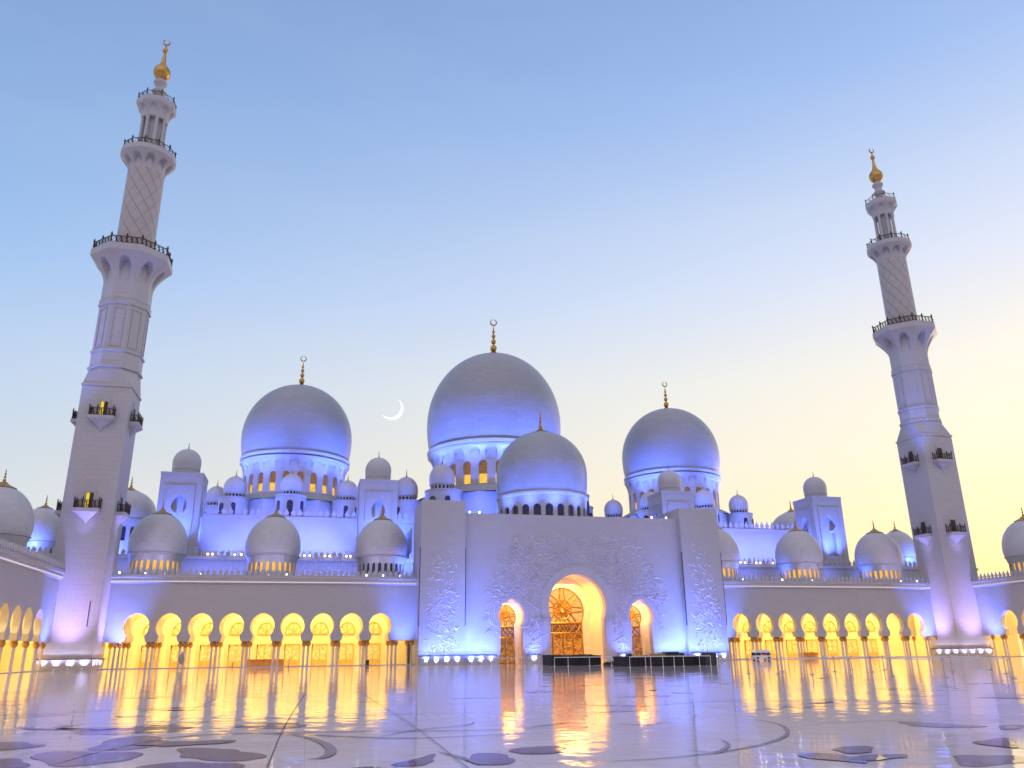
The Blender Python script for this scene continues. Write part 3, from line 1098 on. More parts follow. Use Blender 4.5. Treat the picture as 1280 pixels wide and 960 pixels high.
def arcade(label, loc, rz, u0, u1, centres, cap_pts, depth, windows=True, light_us=(), roof_depth=18.0, corner=0):
    r = empty('arcade', loc, label, 'arcade', None, rz)
    zt = 11.76
    w = MB()
    cs = sorted(centres)
    half = STEP / 2
    for c in cs:
        w.archwall(c - half, c + half, 3.62, zt, arch(c=c, **APTS), .9, XZ)
    if cs[0] - half > u0 + .01:
        w.box(u0, cs[0] - half, 0, .9, 3.62, zt)
    if u1 > cs[-1] + half + .01:
        w.box(cs[-1] + half, u1, 0, .9, 3.62, zt)
    w.build('wall', M['wall'], r)
    # cornice and roof
    co = MB()
    co.prism([(0, 11.75), (-.10, 11.78), (-.36, 12.06), (-.36, 12.5), (-.5, 12.62), (-.5, 12.95), (.6, 12.95), (.6, 11.75)], u0, u1, lambda a, d_, z: (d_, a, z))
    co.build('cornice', M['plain'], r)
    MB().box(u0, u1, -.385, -.30, 11.98, 12.16).build('cornice_uplit_glow', M['coveglow'], r)  # added glowing strip in place of uplight caught under the cornice
    cr = MB()
    merlons(cr, u0, u1, 12.95, .98, -.42, .845)
    cr.build('cresting', M['plain'], r)
    rf = MB()
    rf.box(u0 - (18 if corner < 0 else 0), u1 + (18 if corner > 0 else 0), .6, roof_depth, 12.2, 12.6)
    rf.build('roof', M['roof'], r)
    MB().box(u0, u1, -.55, .95, 0, .10).build('step', M['plain'], r)
    # inside: ceiling, inner arch row, back wall
    il = MB()
    e0, e1 = u0 - (17.8 if corner < 0 else 0), u1 + (17.8 if corner > 0 else 0)
    il.box(e0, e1, .9, depth, 9.2, 9.4)
    for c in cs:
        il.archwall(c - half, c + half, 3.62, 9.2, arch(c=c, **APTS), .8, lambda u, d_, z: (u, 6.0 + d_, z))
    il.box(u0, cs[0] - half, 6.0, 6.8, 3.62, 9.2)
    il.box(cs[-1] + half, u1, 6.0, 6.8, 3.62, 9.2)
    # cross ribs between front and inner row
    for c in [cs[0] - half] + [x + half for x in cs]:
        il.archwall(.9, 6.0, 3.62, 9.2, arch(2.0, 3.62, 1.8, 4.6, 2.2, 5.6, 7.9, c=3.45), .5, lambda u, d_, z, c=c: (c - .25 + d_, u, z))
    il.build('vault', M['inner'], r)
    bw = MB()
    bw.box(e0, e1, depth, depth + .4, 0, 9.4)
    if corner:
        x = e0 if corner < 0 else e1
        bw.box(min(x, x + corner * -.4), max(x, x + corner * -.4), .9, depth, 0, 9.3)
    for c in cs:      # engaged pilasters on the back wall
        bw.box(c - half - .35, c - half + .35, depth - .22, depth, 0, 9.2)
    bw.build('back_wall', M['inner'], r)
    if windows:
        for i, c in enumerate(cs):
            fr = MB()
            pts = round_arch(1.25, 4.9, 5.15, 6.75, c, 10)
            fr.tube([(p[0], depth - .12, p[1]) for p in pts], .11, 5, True)
            for k in range(1, 4):
                a = pi * k / 4
                fr.tube([(c, depth - .1, 5.0), (c + 1.2 * cos(a), depth - .1, 5.1 + 1.5 * sin(a))], .05, 4)
            fr = fr.build('window', M['frame'], r)
            g = MB()
            g.prism(pts, depth - .06, depth - .02, XZ)
            g.build('pane', M['doorglass'], fr)
            dr = MB()
            dr.tube([(c - 1.15, depth - .12, 0), (c - 1.15, depth - .12, 3.3), (c + 1.15, depth - .12, 3.3), (c + 1.15, depth - .12, 0)], .1, 4)
            dr.tube([(c, depth - .12, 0), (c, depth - .12, 3.3)], .05, 4)
            dr.box(c - 1.1, c + 1.1, depth - .16, depth - .08, 0, .85)
            dr = dr.build('door', M['frame'], r)
            g = MB()
            g.prism([(c - 1.1, .85), (c + 1.1, .85), (c + 1.1, 3.25), (c - 1.1, 3.25)], depth - .07, depth - .03, XZ)
            g.build('pane', M['doorglass'], dr)
    # columns
    sh, cp = {}, {}
    first = None
    for (u, v) in cap_pts:
        if first is None:
            c1 = MB().lathe([(.24, 0), (.24, .12), (.19, .18), (.165, .3), (.15, 2.75), (.17, 2.85)], 12).build('column', M['column'], r)
            c2 = MB().lathe([(.16, 2.80), (.20, 2.88), (.30, 3.0), (.37, 3.18), (.36, 3.34), (.25, 3.44), (.30, 3.5), (.32, 3.62)], 12).build('capital', M['capital'], c1)
            first = (c1, c2)
            c1.location = (u, v, 0)
        else:
            c1 = first[0].copy()
            C.objects.link(c1)
            c1.location = (u, v, 0)
            c2 = first[1].copy()
            C.objects.link(c2)
            c2.parent = c1
    for (ua, ub, v, wdt, z, p) in light_us:
        a = lamp('AREA', ((ua + ub) / 2, v, z), p, WARM, parent=r)
        a.data.shape = 'RECTANGLE'
        a.data.size = ub - ua
        a.data.size_y = wdt
    return r


def wing_points(cs, ends):
    cols = []
    half = STEP / 2
    mids = [cs[0] - half] + [c + half for c in cs]
    for mth in mids:
        cols += [(mth - .31, .42), (mth + .31, .42), (mth - .32, 6.4), (mth + .32, 6.4)]
    for e in ends:
        cols += [(e, .3), (e, 6.4)]
    return cols


A0 = 30.667
PW = 470
for sx, lb in ((-1, 'glowing nine arch arcade between the nearer minaret and the portal'), (1, 'glowing nine arch arcade between the portal and the far minaret')):
    cs = sorted([sx * (A0 + STEP * i) for i in range(9)])
    lo, hi = (-70.2, -24.8) if sx < 0 else (24.8, 70.2)
    ends = (-69.7, -25.75) if sx < 0 else (25.75, 69.7)
    l0, h0 = (lo - 15, hi - .5) if sx < 0 else (lo + .5, hi + 15)
    ls = [(lo + .5, hi - .5, 3.3, 3.6, 9.1, PW * 5.5), (l0, h0, 10.0, 4.5, 9.1, PW * 11)]
    arcade(lb, (0, 1.41, 0), 0, lo, hi, cs, wing_points(cs, ends), 13.2, True, ls, corner=sx)
# side arcades run towards the camera
for sx, lb in ((-1, 'side arcade at the left edge, tall narrow looking arches seen end on'), (1, 'side arcade at the right edge beside the far minaret')):
    nb = 12
    if sx < 0:    # local +u runs to world +Y
        cs = [-9.6 - STEP * k for k in range(nb)][::-1]
        u0, u1 = cs[0] - STEP, -2.8
        rz, loc = pi / 2, (-75, 0, 0)
        nearu = lambda k: -9.6 - STEP * k
        ends = (-5.1,)
    else:
        cs = [9.6 + STEP * k for k in range(nb)]
        u0, u1 = 2.8, cs[-1] + STEP
        rz, loc = -pi / 2, (75, 0, 0)
        nearu = lambda k: 9.6 + STEP * k
        ends = (5.1,)
    ls = []
    ua, ub = sorted((nearu(0) + (5 if sx < 0 else -5), nearu(8)))
    ls += [(ua, ub, 3.3, 3.6, 9.1, PW * 9), (ua, ub, 10.0, 4.5, 9.1, PW * 10)]
    arcade(lb, loc, rz, u0, u1, cs, wing_points(cs, ends), 13.2, sx > 0, ls, 14.0)

# ------------------------------------------------------------------ entrance portal
portal = empty('entrance_portal', (0, -2.1, 0), 'tall carved marble entrance portal with three golden arches and two flat buttresses', 'portal')
YW = 0.0      # local front of the wall
w = MB()
MAIN = dict(hb=4.55, zb=0.0, hn=4.42, zn=6.6, R=4.78, zc=8.5, apex=13.5)
SIDE = dict(hb=1.95, zb=0.0, hn=1.72, zn=5.65, R=2.06, zc=6.95, apex=9.6)
WT = 22.85
TH = 1.4
w.archwall(-7.6, 7.6, 0, WT, arch(n=20, flare=2, **MAIN), TH, XZ)
for sx in (-1, 1):
    c = sx * 10.8
    w.archwall(c - 3.2, c + 3.2, 0, WT, arch(c=c, n=16, flare=2, **SIDE), TH, XZ)
    a0, a1 = sorted((sx * 14.0, sx * 18.4))
    w.box(a0, a1, 0, TH, 0, WT)
w.build('wall', M['wall'], portal)
# stepped surround of the main arch with its impost ledges, and rims of the side arches
w = MB()


def rim(mb, P, grow, y0, y1, c=0.0, zlow=None):
    inner = arch(c=c, n=18, flare=2, **P)
    Q = dict(P)
    Q.update(hb=P['hb'] + grow, hn=P['hn'] + grow, R=P['R'] + grow, apex=P['apex'] + grow * 1.05)
    outer = arch(c=c, n=18, flare=2, **Q)
    if zlow is not None:
        inner = [p for p in inner if p[1] >= zlow]
        outer = [p for p in outer if p[1] >= zlow]
    k = min(len(inner), len(outer))
    vs, fs = [], []
    for i in range(k):
        vs += [(inner[i][0], y0, inner[i][1]), (outer[i][0], y0, outer[i][1]), (inner[i][0], y1, inner[i][1]), (outer[i][0], y1, outer[i][1])]
    for i in range(k - 1):
        a, e = 4 * i, 4 * i + 4
        for p, q in ((0, 1), (1, 3), (3, 2), (2, 0)):
            fs.append((a + p, e + p, e + q, a + q))
    fs += [(0, 1, 3, 2), (4 * k - 4, 4 * k - 3, 4 * k - 1, 4 * k - 2)]
    mb.add(vs, fs)


rim(w, MAIN, 1.25, -.16, .02, zlow=6.6)
for sx in (-1, 1):
    rim(w, SIDE, .55, -.10, .02, c=sx * 10.8, zlow=5.65)
    a0, a1 = sorted((sx * 4.4, sx * 6.05))
    w.box(a0, a1, -.34, .02, 6.32, 6.58)
    a0, a1 = sorted((sx * 4.56, sx * 5.75))
    w.box(a0, a1, -.14, .02, 0, 6.32)
w.build('arch_surround', M['plain'], portal)
# deep golden passages behind the arches
w = MB()


def passage(mb, P, c, depth, grow=.0):
    o_ = arch(c=c, n=16, flare=3, **P)
    vs, fs = [], []
    for (u, z) in o_:
        vs += [(u, TH, z), (u, depth, z)]
    for i in range(len(o_) - 1):
        fs.append((2 * i, 2 * i + 1, 2 * i + 3, 2 * i + 2))
    mb.add(vs, fs)


MD, SD = 9.0, 4.8
MIN_ = dict(MAIN); MIN_.update(hb=4.7, hn=4.6, R=5.0, apex=13.75)
SIN_ = dict(SIDE); SIN_.update(hb=2.05, hn=1.85, R=2.2, apex=9.75)
passage(w, MIN_, 0, MD)
for sx in (-1, 1):
    passage(w, SIN_, sx * 10.8, SD)
# back walls with smaller arched openings that hold the screens
w.archwall(-5.4, 5.4, 0, 15, arch(3.55, 0, 3.4, 6.3, 3.75, 8.0, 12.0, 0, 16, 2), .5, lambda u, d_, z: (u, MD - 1.2 + d_, z))
for sx in (-1, 1):
    w.archwall(sx * 10.8 - 2.4, sx * 10.8 + 2.4, 0, 10.4, arch(1.55, 0, 1.4, 5.6, 1.72, 6.9, 9.0, sx * 10.8, 12, 2), .4, lambda u, d_, z: (u, SD - .8 + d_, z))
w.build('passage', M['inner'], portal)


def screen(P, c, y, label=None):
    """gilt tracery screen: glazed head, pale glass band, carved doors"""
    H = arch(c=c, n=16, flare=3, **P)
    z1, z0 = P['zn'] - .1, P['zn'] - 1.7
    hb = P['hb']
    h = MB()
    h.prism([(c - P['hn'], z1)] + [p for p in H if p[1] > z1 + .05] + [(c + P['hn'], z1)], y + .1, y + .16, XZ)
    root = h.build('arch_glazing', M['headglow'], portal)
    q = MB()
    q.prism([(c - hb, z0), (c + hb, z0), (c + hb, z1), (c - hb, z1)], y + .1, y + .16, XZ)
    q.build('glass_band', M['paleglass'], root)
    q = MB()
    nl = 4 if hb > 2.5 else 2
    for i in range(nl):
        a, e = c - hb + 2 * hb * i / nl + .06, c - hb + 2 * hb * (i + 1) / nl - .06
        q.box(a, e, y + .02, y + .14, 0.05, z0 - .08)
    q.build('door_leaf', M['goldpanel'], root)
    s_ = MB()
    R, zc = P['R'], P['zc'] + .35
    sr = .13 if hb > 2.5 else .085

    def circ(x, z, rr, n=20, rad=sr):
        s_.tube([(x + rr * cos(2 * pi * k / n), y, z + rr * sin(2 * pi * k / n)) for k in range(n)], rad, 5, True)

    def inside(x, z):
        dx_ = abs(x - c)
        if z < P['zc']:
            return dx_ < P['hn'] + .05
        e = max(0.0, ((P['apex'] - P['zc']) ** 2 - R * R) / (2 * R))
        return (dx_ + e) ** 2 + (z - P['zc']) ** 2 < (R + e) ** 2
    # rosette
    for rr in (.12, .42):
        circ(c, zc, R * rr, rad=sr * 1.1)
    for k in range(10):      # petals of the rosette
        a = 2 * pi * k / 10
        circ(c + R * .27 * cos(a), zc + R * .27 * sin(a), R * .15, 10, sr * .8)
    for k in range(10):
        a = 2 * pi * k / 10
        s_.tube([(c + R * .10 * cos(a), y, zc + R * .10 * sin(a)), (c + R * .44 * cos(a + .2), y, zc + R * .44 * sin(a + .2))], sr, 4)
        s_.tube([(c + R * .10 * cos(a), y, zc + R * .10 * sin(a)), (c + R * .44 * cos(a - .2), y, zc + R * .44 * sin(a - .2))], sr, 4)
    # arcs running from the rosette to the frame
    for k in range(8):
        a = 2 * pi * k / 8 + pi / 8
        for sgn in (-1, 1):
            pts = []
            for i in range(9):
                t_ = i / 8
                rr = R * (.44 + .75 * t_)
                aa = a + sgn * (.10 + .55 * t_ - .35 * t_ * t_)
                x, z = c + rr * cos(aa), zc + rr * sin(aa)
                if not inside(x, z) or z < z1:
                    break
                pts.append((x, y, z))
            if len(pts) > 1:
                s_.tube(pts, sr, 4)
    # star lattice in the glass band
    nb_ = 3 if hb > 2.5 else 1
    for i in range(nb_ * 2):
        x0 = c - hb + 2 * hb * i / (nb_ * 2)
        x1 = c - hb + 2 * hb * (i + 1) / (nb_ * 2)
        zm = (z0 + z1) / 2
        s_.tube([(x0, y, z0), (x1, y, z1)], sr, 4)
        s_.tube([(x0, y, z1), (x1, y, z0)], sr, 4)
        s_.tube([(x0, y, zm), ((x0 + x1) / 2, y, z1), (x1, y, zm), ((x0 + x1) / 2, y, z0)], sr, 4, True)
    for z in (z0, z1):
        s_.tube([(c - hb, y, z), (c + hb, y, z)], sr * 1.3, 5)
    # door ornament
    rr_ = random.Random(int(c * 10) + 5)
    for i in range(nl):
        a, e = c - hb + 2 * hb * i / nl, c - hb + 2 * hb * (i + 1) / nl
        s_.tube([(a, y, 0), (a, y, z0)], sr * 1.2, 5)
        circ((a + e) / 2, z0 - .75, .42, 12, sr * .8)
        for k in range(6):
            an = 2 * pi * k / 6
            s_.tube([((a + e) / 2, y, z0 - .75), ((a + e) / 2 + .55 * cos(an), y, z0 - .75 + .55 * sin(an))], sr * .7, 4)
        for k in range(26):
            x, z = rr_.uniform(a + .2, e - .2), rr_.uniform(.3, z0 - 1.5)
            an = rr_.uniform(0, 6.28)
            s_.tube([(x, y + .02, z), (x + .16 * cos(an), y - .02, z + .22 * sin(an)), (x + .22 * cos(an + .9), y + .02, z + .34 * sin(an + .9))], [.03, .055, .02], 4)
    s_.tube([(c + hb, y, 0), (c + hb, y, z0)], sr * 1.2, 5)
    hp = [(p[0], y + .03, p[1]) for p in H if p[1] >= z1 - .5]
    s_.tube(hp, sr * 1.6, 5)
    s_.build('tracery', M['strap'], root)


screen(dict(hb=3.55, zb=0, hn=3.4, zn=6.3, R=3.75, zc=8.0, apex=12.0), 0, MD - .9)
for sx in (-1, 1):
    screen(dict(hb=1.55, zb=0, hn=1.4, zn=5.6, R=1.72, zc=6.9, apex=9.0), sx * 10.8, SD - .6)
a = lamp('AREA', (0, 4.6, 12.6), 1700, (1, .47, .085), parent=portal)
a.data.shape = 'RECTANGLE'
a.data.size, a.data.size_y = 4.2, 5.6
for sx in (-1, 1):
    a = lamp('AREA', (sx * 10.8, 2.9, 9.1), 460, (1, .47, .085), parent=portal)
    a.data.shape = 'RECTANGLE'
    a.data.size, a.data.size_y = 1.8, 2.6
# buttresses
for sx in (-1, 1):
    w = MB()
    a0, a1 = sorted((sx * 18.36, sx * 25.32))
    w.box(a0, a1, -1.0, 8.0, 0, 24.58)
    bt = w.build('buttress', M['wall'], portal)
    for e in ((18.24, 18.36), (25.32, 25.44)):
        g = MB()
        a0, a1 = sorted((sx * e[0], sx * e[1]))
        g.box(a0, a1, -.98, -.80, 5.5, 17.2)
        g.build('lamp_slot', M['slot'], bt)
w = MB()
w.box(-18.3, 18.3, TH, 9, WT - .3, WT - .02)
w.build('roof', M['roof'], portal)
# plinth panels lit by the floodlights, with a dark ledge
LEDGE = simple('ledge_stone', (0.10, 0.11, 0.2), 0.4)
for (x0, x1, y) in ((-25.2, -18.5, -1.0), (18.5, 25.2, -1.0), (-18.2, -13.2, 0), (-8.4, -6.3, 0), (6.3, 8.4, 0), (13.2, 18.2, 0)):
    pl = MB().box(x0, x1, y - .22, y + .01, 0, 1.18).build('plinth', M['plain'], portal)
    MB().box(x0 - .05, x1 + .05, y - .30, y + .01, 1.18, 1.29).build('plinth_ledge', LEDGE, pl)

# floral relief: hundreds of raised leaf strokes
rel = MB()
rr_ = random.Random(11)


def leaf(mb, x, z, y, L, ang, bend, wid, hgt):
    n = 6
    vs, fs = [], []
    px, pz, a = x, z, ang
    for k in range(n + 1):
        t_ = k / n
        s_ = sin(pi * min(.98, t_ * .92 + .06))
        nx, nz_ = -sin(a), cos(a)
        ww = wid * s_
        vs += [(px + nx * ww, y + .004, pz + nz_ * ww), (px + nx * ww * .1, y - hgt * s_, pz + nz_ * ww * .1), (px - nx * ww, y + .004, pz - nz_ * ww)]
        px += cos(a) * L / n
        pz += sin(a) * L / n
        a += bend / n
    for k in range(n):
        i = 3 * k
        fs += [(i, i + 1, i + 4, i + 3), (i + 1, i + 2, i + 5, i + 4)]
    mb.add(vs, fs)


def clear_of(x, z):
    ok = True
    if z < 6.6 and abs(x) < 6.3: ok = False
    if z >= 6.0 and (x / 1.0) ** 2 + (z - 8.5) ** 2 < 6.7 ** 2: ok = False
    for c in (-10.8, 10.8):
        if z < 6.3 and abs(x - c) < 2.75: ok = False
        if z >= 5.5 and (x - c) ** 2 + ((z - 7.1) * .95) ** 2 < 3.0 ** 2: ok = False
    return ok


cnt = 0
while cnt < 880:
    x, z = rr_.uniform(-14.6, 14.6), rr_.uniform(1.6, 19.6)
    ax = abs(x)
    lim = 14.4 if z < 11 else 14.4 - (z - 11) * .55
    if ax > lim or not clear_of(x, z): continue
    if ax > 13.2 and z < 4.5: continue
    if z > 15.5 and ax < 1.0: continue
    if rr_.random() < max(0, (z - 14) / 7): continue
    sx = 1 if x > 0 else -1
    # the strokes sweep outwards and round the arches
    cx_, cz_ = (0, 7.5) if ax < 7.5 or z > 12 else (sx * 10.8, 6.5)
    tang = atan2(z - cz_, x - cx_) + pi / 2
    ang = (tang + rr_.gauss(0, .7) if z < 9 else rr_.gauss(0, .5)) + (pi if rr_.random() < .5 else 0)
    leaf(rel, x, z, 0, rr_.uniform(1.0, 2.3), ang, rr_.uniform(-2.6, 2.6), rr_.uniform(.08, .15), rr_.uniform(.10, .19))
    cnt += 1
for sx in (-1, 1):
    cnt = 0
    while cnt < 210:
        x, z = sx * 21.8 + rr_.uniform(-2.1, 2.1), rr_.uniform(1.7, 18.5)
        if rr_.random() < max(0, (z - 9) / 10): continue
        if abs(x - sx * 21.8) > 2.1 - max(0, z - 12) * .12: continue
        leaf(rel, x, z, -1.0, rr_.uniform(.5, 1.2), rr_.uniform(0, 6.28), rr_.uniform(-2.6, 2.6), rr_.uniform(.10, .18), rr_.uniform(.10, .18))
        cnt += 1
rel.build('floral_relief', simple('carved_marble', (0.48, 0.465, 0.495), .4, noise=.05), portal, angle=20)  # strokes coloured lighter than the wall to add highlight

GP = 'floodlights along the foot of the portal'
for sx, side in ((-1, 'left'), (1, 'right')):
    for k in range(4):
        x = sx * (21.85) + (k - 1.5) * 1.55
        uplight(x, -3.82, (x, -3.34, .8), 75, COOLW, 'small floodlight lighting the plinth of the %s buttress' % side, GP, 72)
    for k in range(3):
        x = sx * 15.7 + (k - 1) * 1.5
        uplight(x, -2.82, (x, -2.34, .8), 60, COOLW, 'small floodlight on the wall between the %s buttress and side arch' % side, GP, 72)
    x = sx * 7.35
    uplight(x, -2.82, (x, -2.34, .8), 75, COOLW, 'small floodlight between the main arch and the %s side arch' % side, GP, 72)
    # blue floods close to the wall, raking up over the carving
    for x in (19.6, 21.85, 24.1):
        lamp('SPOT', (sx * x, -5.4, .5), 620, BLUE, (sx * x, -3.1, 4.6), 112, 1.0, .2)
    for x in (13.9, 15.9, 17.4):
        lamp('SPOT', (sx * x, -4.4, .5), 620, BLUE, (sx * x, -2.1, 4.6), 112, 1.0, .2)
    lamp('SPOT', (sx * 7.4, -4.2, .5), 650, BLUE, (sx * 7.4, -2.1, 4.6), 100, 1.0, .2)
    lamp('SPOT', (sx * 20.0, -12.0, .5), 1800, BLUE, (sx * 18.5, -2.6, 8.0), 70, 1.0, .2)
    # blue line light in the corner behind each buttress edge
    lamp('SPOT', (sx * 17.8, -2.9, .4), 900, (.25, .45, 1), (sx * 18.2, -2.3, 18), 40, 1.0, .1)

# ------------------------------------------------------------------ minarets


def railing(mb, pts, h, closed=True, post=.09, fill=3):
    """bronze railing: posts with knobs, two rails and scroll infill along pts [(x, y, z)]"""
    L = len(pts)
    for k in range(L if closed else L - 1):
        a, c = Vector(pts[k]), Vector(pts[(k + 1) % L])
        up_ = Vector((0, 0, h))
        mb.tube([a + up_ * .08, c + up_ * .08], post * .5, 4)
        mb.tube([a + up_ * .92, c + up_ * .92], post * .6, 4)
        for i in range(fill):
            t0, t1 = i / fill, (i + 1) / fill
            p0, p1 = a.lerp(c, t0), a.lerp(c, t1)
            mid = (p0 + p1) / 2 + up_ * .5
            rad = (p1 - p0) * .42
            mb.tube([mid + rad * cos(2 * pi * j / 8) + up_ * .36 * sin(2 * pi * j / 8) for j in range(8)], post * .42, 4, True)
            mb.tube([p0 + up_ * .1, p1 + up_ * .9], post * .38, 4)
            if i:
                mb.tube([p0, p0 + up_ * .92], post * .5, 4)
    for p in pts:
        mb.lathe([(post, 0), (post, h * 1.0), (post * 1.7, h * 1.04), (post * 1.7, h * 1.1), (post * .6, h * 1.16), (post * 1.1, h * 1.26), (0, h * 1.4)], 6, cx=p[0], cy=p[1], cz=p[2])


def minaret(label, cx, lit):
    r = empty('minaret', (cx, 0, 0), label, 'minaret', 'minarets')
    h = 3.4
    O8 = pi / 8
    b = MB()
    b.box(-h, h, -h, h, 0, 40.0)
    b.box(-h - .14, h + .14, -h - .14, h + .14, 40.0, 40.28)
    # square turning to octagon
    k8 = h * math.tan(pi / 8)
    sq = [(-h, -h), (h, -h), (h, h), (-h, h)]
    vs = []
    for x, y in sq:
        vs.append((x, y, 40.28))
    top = []
    for x, y in sq:
        if x * y > 0:
            top += [(x, y / h * k8), (x / h * k8, y)] if x > 0 else [(x, y / h * k8), (x / h * k8, y)]
        else:
            top += [(x / h * k8, y), (x, y / h * k8)]
    vs += [(x, y, 43.0) for x, y in top]
    fs = []
    for i in range(4):
        j = (i + 1) % 4
        fs.append((i, 4 + 2 * i, 4 + 2 * i + 1))
        fs.append((i, 4 + 2 * i + 1, 4 + 2 * j, j))
    b.add(vs, fs)
    b.build('square_shaft', M['minaret'], r, False)
    p = MB()
    p.box(-h - .12, h + .12, -h - .12, h + .12, 0, 1.35)
    p.build('plinth', M['plain'], r)
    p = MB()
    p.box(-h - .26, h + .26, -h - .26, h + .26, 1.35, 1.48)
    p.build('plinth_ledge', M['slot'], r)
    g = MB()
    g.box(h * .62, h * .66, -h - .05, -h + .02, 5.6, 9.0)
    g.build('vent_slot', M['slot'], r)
    b = MB()
    R8 = h / cos(O8)
    rot = O8
    b.lathe([(R8, 43.0), (R8 + .28, 43.05), (R8 + .28, 43.4), (R8 + .04, 43.5), (R8 + .04, 45.6), (R8 + .26, 45.75), (R8 + .26, 46.0), (R8, 46.1), (R8, 53.4), (R8 + .24, 53.5), (R8 + .24, 53.75), (R8 + .12, 53.85), (R8 + .12, 54.3), (R8 + .2, 54.4), (R8, 54.6), (R8, 57.3)], 8, rot=rot)
    # framed panels on the eight faces
    for k in range(8):
        a = k * pi / 4
        fn = lambda u, d_, w, a=a: ((h - d_) * cos(a) - u * sin(a), (h - d_) * sin(a) + u * cos(a), w)
        for u in (-.75, .75):
            b.prism([(u - .09, 46.6), (u + .09, 46.6), (u + .09, 52.9), (u - .09, 52.9)], -.12, .05, fn)
        for z in (46.5, 52.75):
            b.prism([(-.84, z), (.84, z), (.84, z + .2), (-.84, z + .2)], -.11, .05, fn)
    b.build('octagon_shaft', M['minaret'], r, False)
    b = MB()
    flare(b, 8, R8 * .995, 6.05, 56.8, 61.6, 1.2, poly=True, seg=20, rows=24, dep=.96, wid=.5)
    b.build('main_balcony', M['plain'], r, angle=25)
    rl = MB()
    pts = []
    for k in range(8):
        a0, a1 = rot + k * pi / 4, rot + (k + 1) * pi / 4
        for q in (0, .5):
            x = 5.88 * (cos(a0) * (1 - q) + cos(a1) * q)
            y = 5.88 * (sin(a0) * (1 - q) + sin(a1) * q)
            pts.append((x, y, 62.8))
    railing(rl, pts, 1.35, post=.12)
    rl.build('main_railing', M['bronze'], r)
    b = MB()
    b.lathe([(3.15, 62.8), (3.15, 63.6), (2.88, 63.9), (2.84, 78.6)], 64)
    b.build('round_shaft', M['lattice'], r)
    b = MB()
    flare(b, 10, 2.84, 4.25, 78.2, 81.2, 1.0, seg=12, rows=14, dep=.95, wid=.62)
    b.build('upper_balcony', M['plain'], r, angle=25)
    rl = MB()
    railing(rl, [(4.1 * cos(2 * pi * k / 12), 4.1 * sin(2 * pi * k / 12), 82.2) for k in range(12)], 1.15, post=.10, fill=2)
    rl.build('upper_railing', M['bronze'], r)
    b = MB()
    b.lathe([(1.25, 82.2), (1.25, 89.6)], 24)
    b.build('lantern_core', M['plain'], r)
    for k in range(8):
        a = 2 * pi * k / 8 + pi / 8
        b = MB()
        b.lathe([(.42, 82.2), (.42, 82.7), (.30, 82.9), (.28, 88.9), (.40, 89.3), (.42, 89.6)], 12, cx=1.82 * cos(a), cy=1.82 * sin(a))
        b.build('lantern_column', M['plain'], r)
    b = MB()
    flare(b, 8, 2.2, 3.2, 89.4, 91.6, 1.0, poly=True, seg=10, rows=12, dep=.5, wid=.7)
    b.lathe([(2.15, 89.2), (2.25, 89.45)], 8, rot=rot)
    b.build('lantern_head', M['plain'], r, angle=25)
    rl = MB()
    railing(rl, [(3.05 * cos(rot + 2 * pi * k / 8), 3.05 * sin(rot + 2 * pi * k / 8), 92.6) for k in range(8)], 1.05, post=.08, fill=2)
    rl.build('top_railing', M['bronze'], r)
    b = MB()
    b.lathe([(1.4, 92.6), (1.15, 93.4), (.75, 94.2), (.85, 94.7), (1.15, 95.1), (1.2, 95.35), (.85, 95.7), (.68, 96.2), (.85, 96.7), (1.12, 97.1), (1.1, 97.4), (.8, 97.7), (.62, 98.1)], 32)
    b.build('neck', M['plain'], r)
    f_ = MB()
    f_.lathe([(.62, 98.0), (1.0, 98.35), (1.32, 98.9), (1.42, 99.5), (1.3, 100.1), (1.0, 100.6), (.62, 101.1), (.42, 101.7), (.30, 102.6), (.22, 103.6), (.2, 103.7), (.38, 103.9), (.48, 104.25), (.38, 104.6), (.16, 104.9), (.1, 105.4), (0, 105.6)], 32)
    f_.tube([(.55 * cos(a), 0, 106.1 + .55 * sin(a)) for a in [2 * pi * k / 20 + pi / 2 + .35 for k in range(18)]], [.06 + .10 * sin(pi * k / 17) for k in range(18)], 6)
    f_.build('finial', M['gold'], r)
    # eight little balconies: two tiers on four faces
    for k in range(4):
        a = -pi / 2 + k * pi / 2
        fn = lambda u, d_, w, a=a: ((h - d_) * cos(a) - u * sin(a), (h - d_) * sin(a) + u * cos(a), w)
        for zf in (35.2, 21.6):
            b = MB()
            b.prism([(-1.75, zf - .5), (1.75, zf - .5), (1.75, zf), (-1.75, zf)], -1.25, .02, fn)
            # concave bracket tapering to a point
            vs, fs = [], []
            n = 6
            for i in range(n + 1):
                t_ = i / n
                q = (1 - t_) ** 1.7
                for u, d_ in ((-1.65 * q, .02), (1.65 * q, .02), (1.65 * q, -1.15 * q), (-1.65 * q, -1.15 * q)):
                    vs.append(fn(u, d_ if q > .001 else .0, zf - .5 - 1.9 * t_))
            for i in range(n):
                for j in range(4):
                    j2 = (j + 1) % 4
                    fs.append((4 * i + j, 4 * i + j2, 4 * i + 4 + j2, 4 * i + 4 + j))
            b.add(vs, fs)
            bal = b.build('balcony', M['plain'], r)
            rl = MB()
            railing(rl, [fn(-1.6, 0, zf), fn(-1.6, -1.1, zf), fn(-.55, -1.1, zf), fn(.55, -1.1, zf), fn(1.6, -1.1, zf), fn(1.6, 0, zf)], 1.2, False, .085, 2)
            rl.build('railing', M['bronze'], bal)
            g = MB()
            rimp = round_arch(.8, zf, zf + 2.6, zf + 3.4, 0, 8)
            g.prism(rimp, -.10, .02, fn)
            g.build('door_frame', M['plain'], bal)
            g = MB()
            g.prism([(-.5, zf), (.5, zf), (.5, zf + 2.35), (-.5, zf + 2.35)], -.16, -.11, fn)
            g.build('door', M['bronze'], bal)
            g = MB()
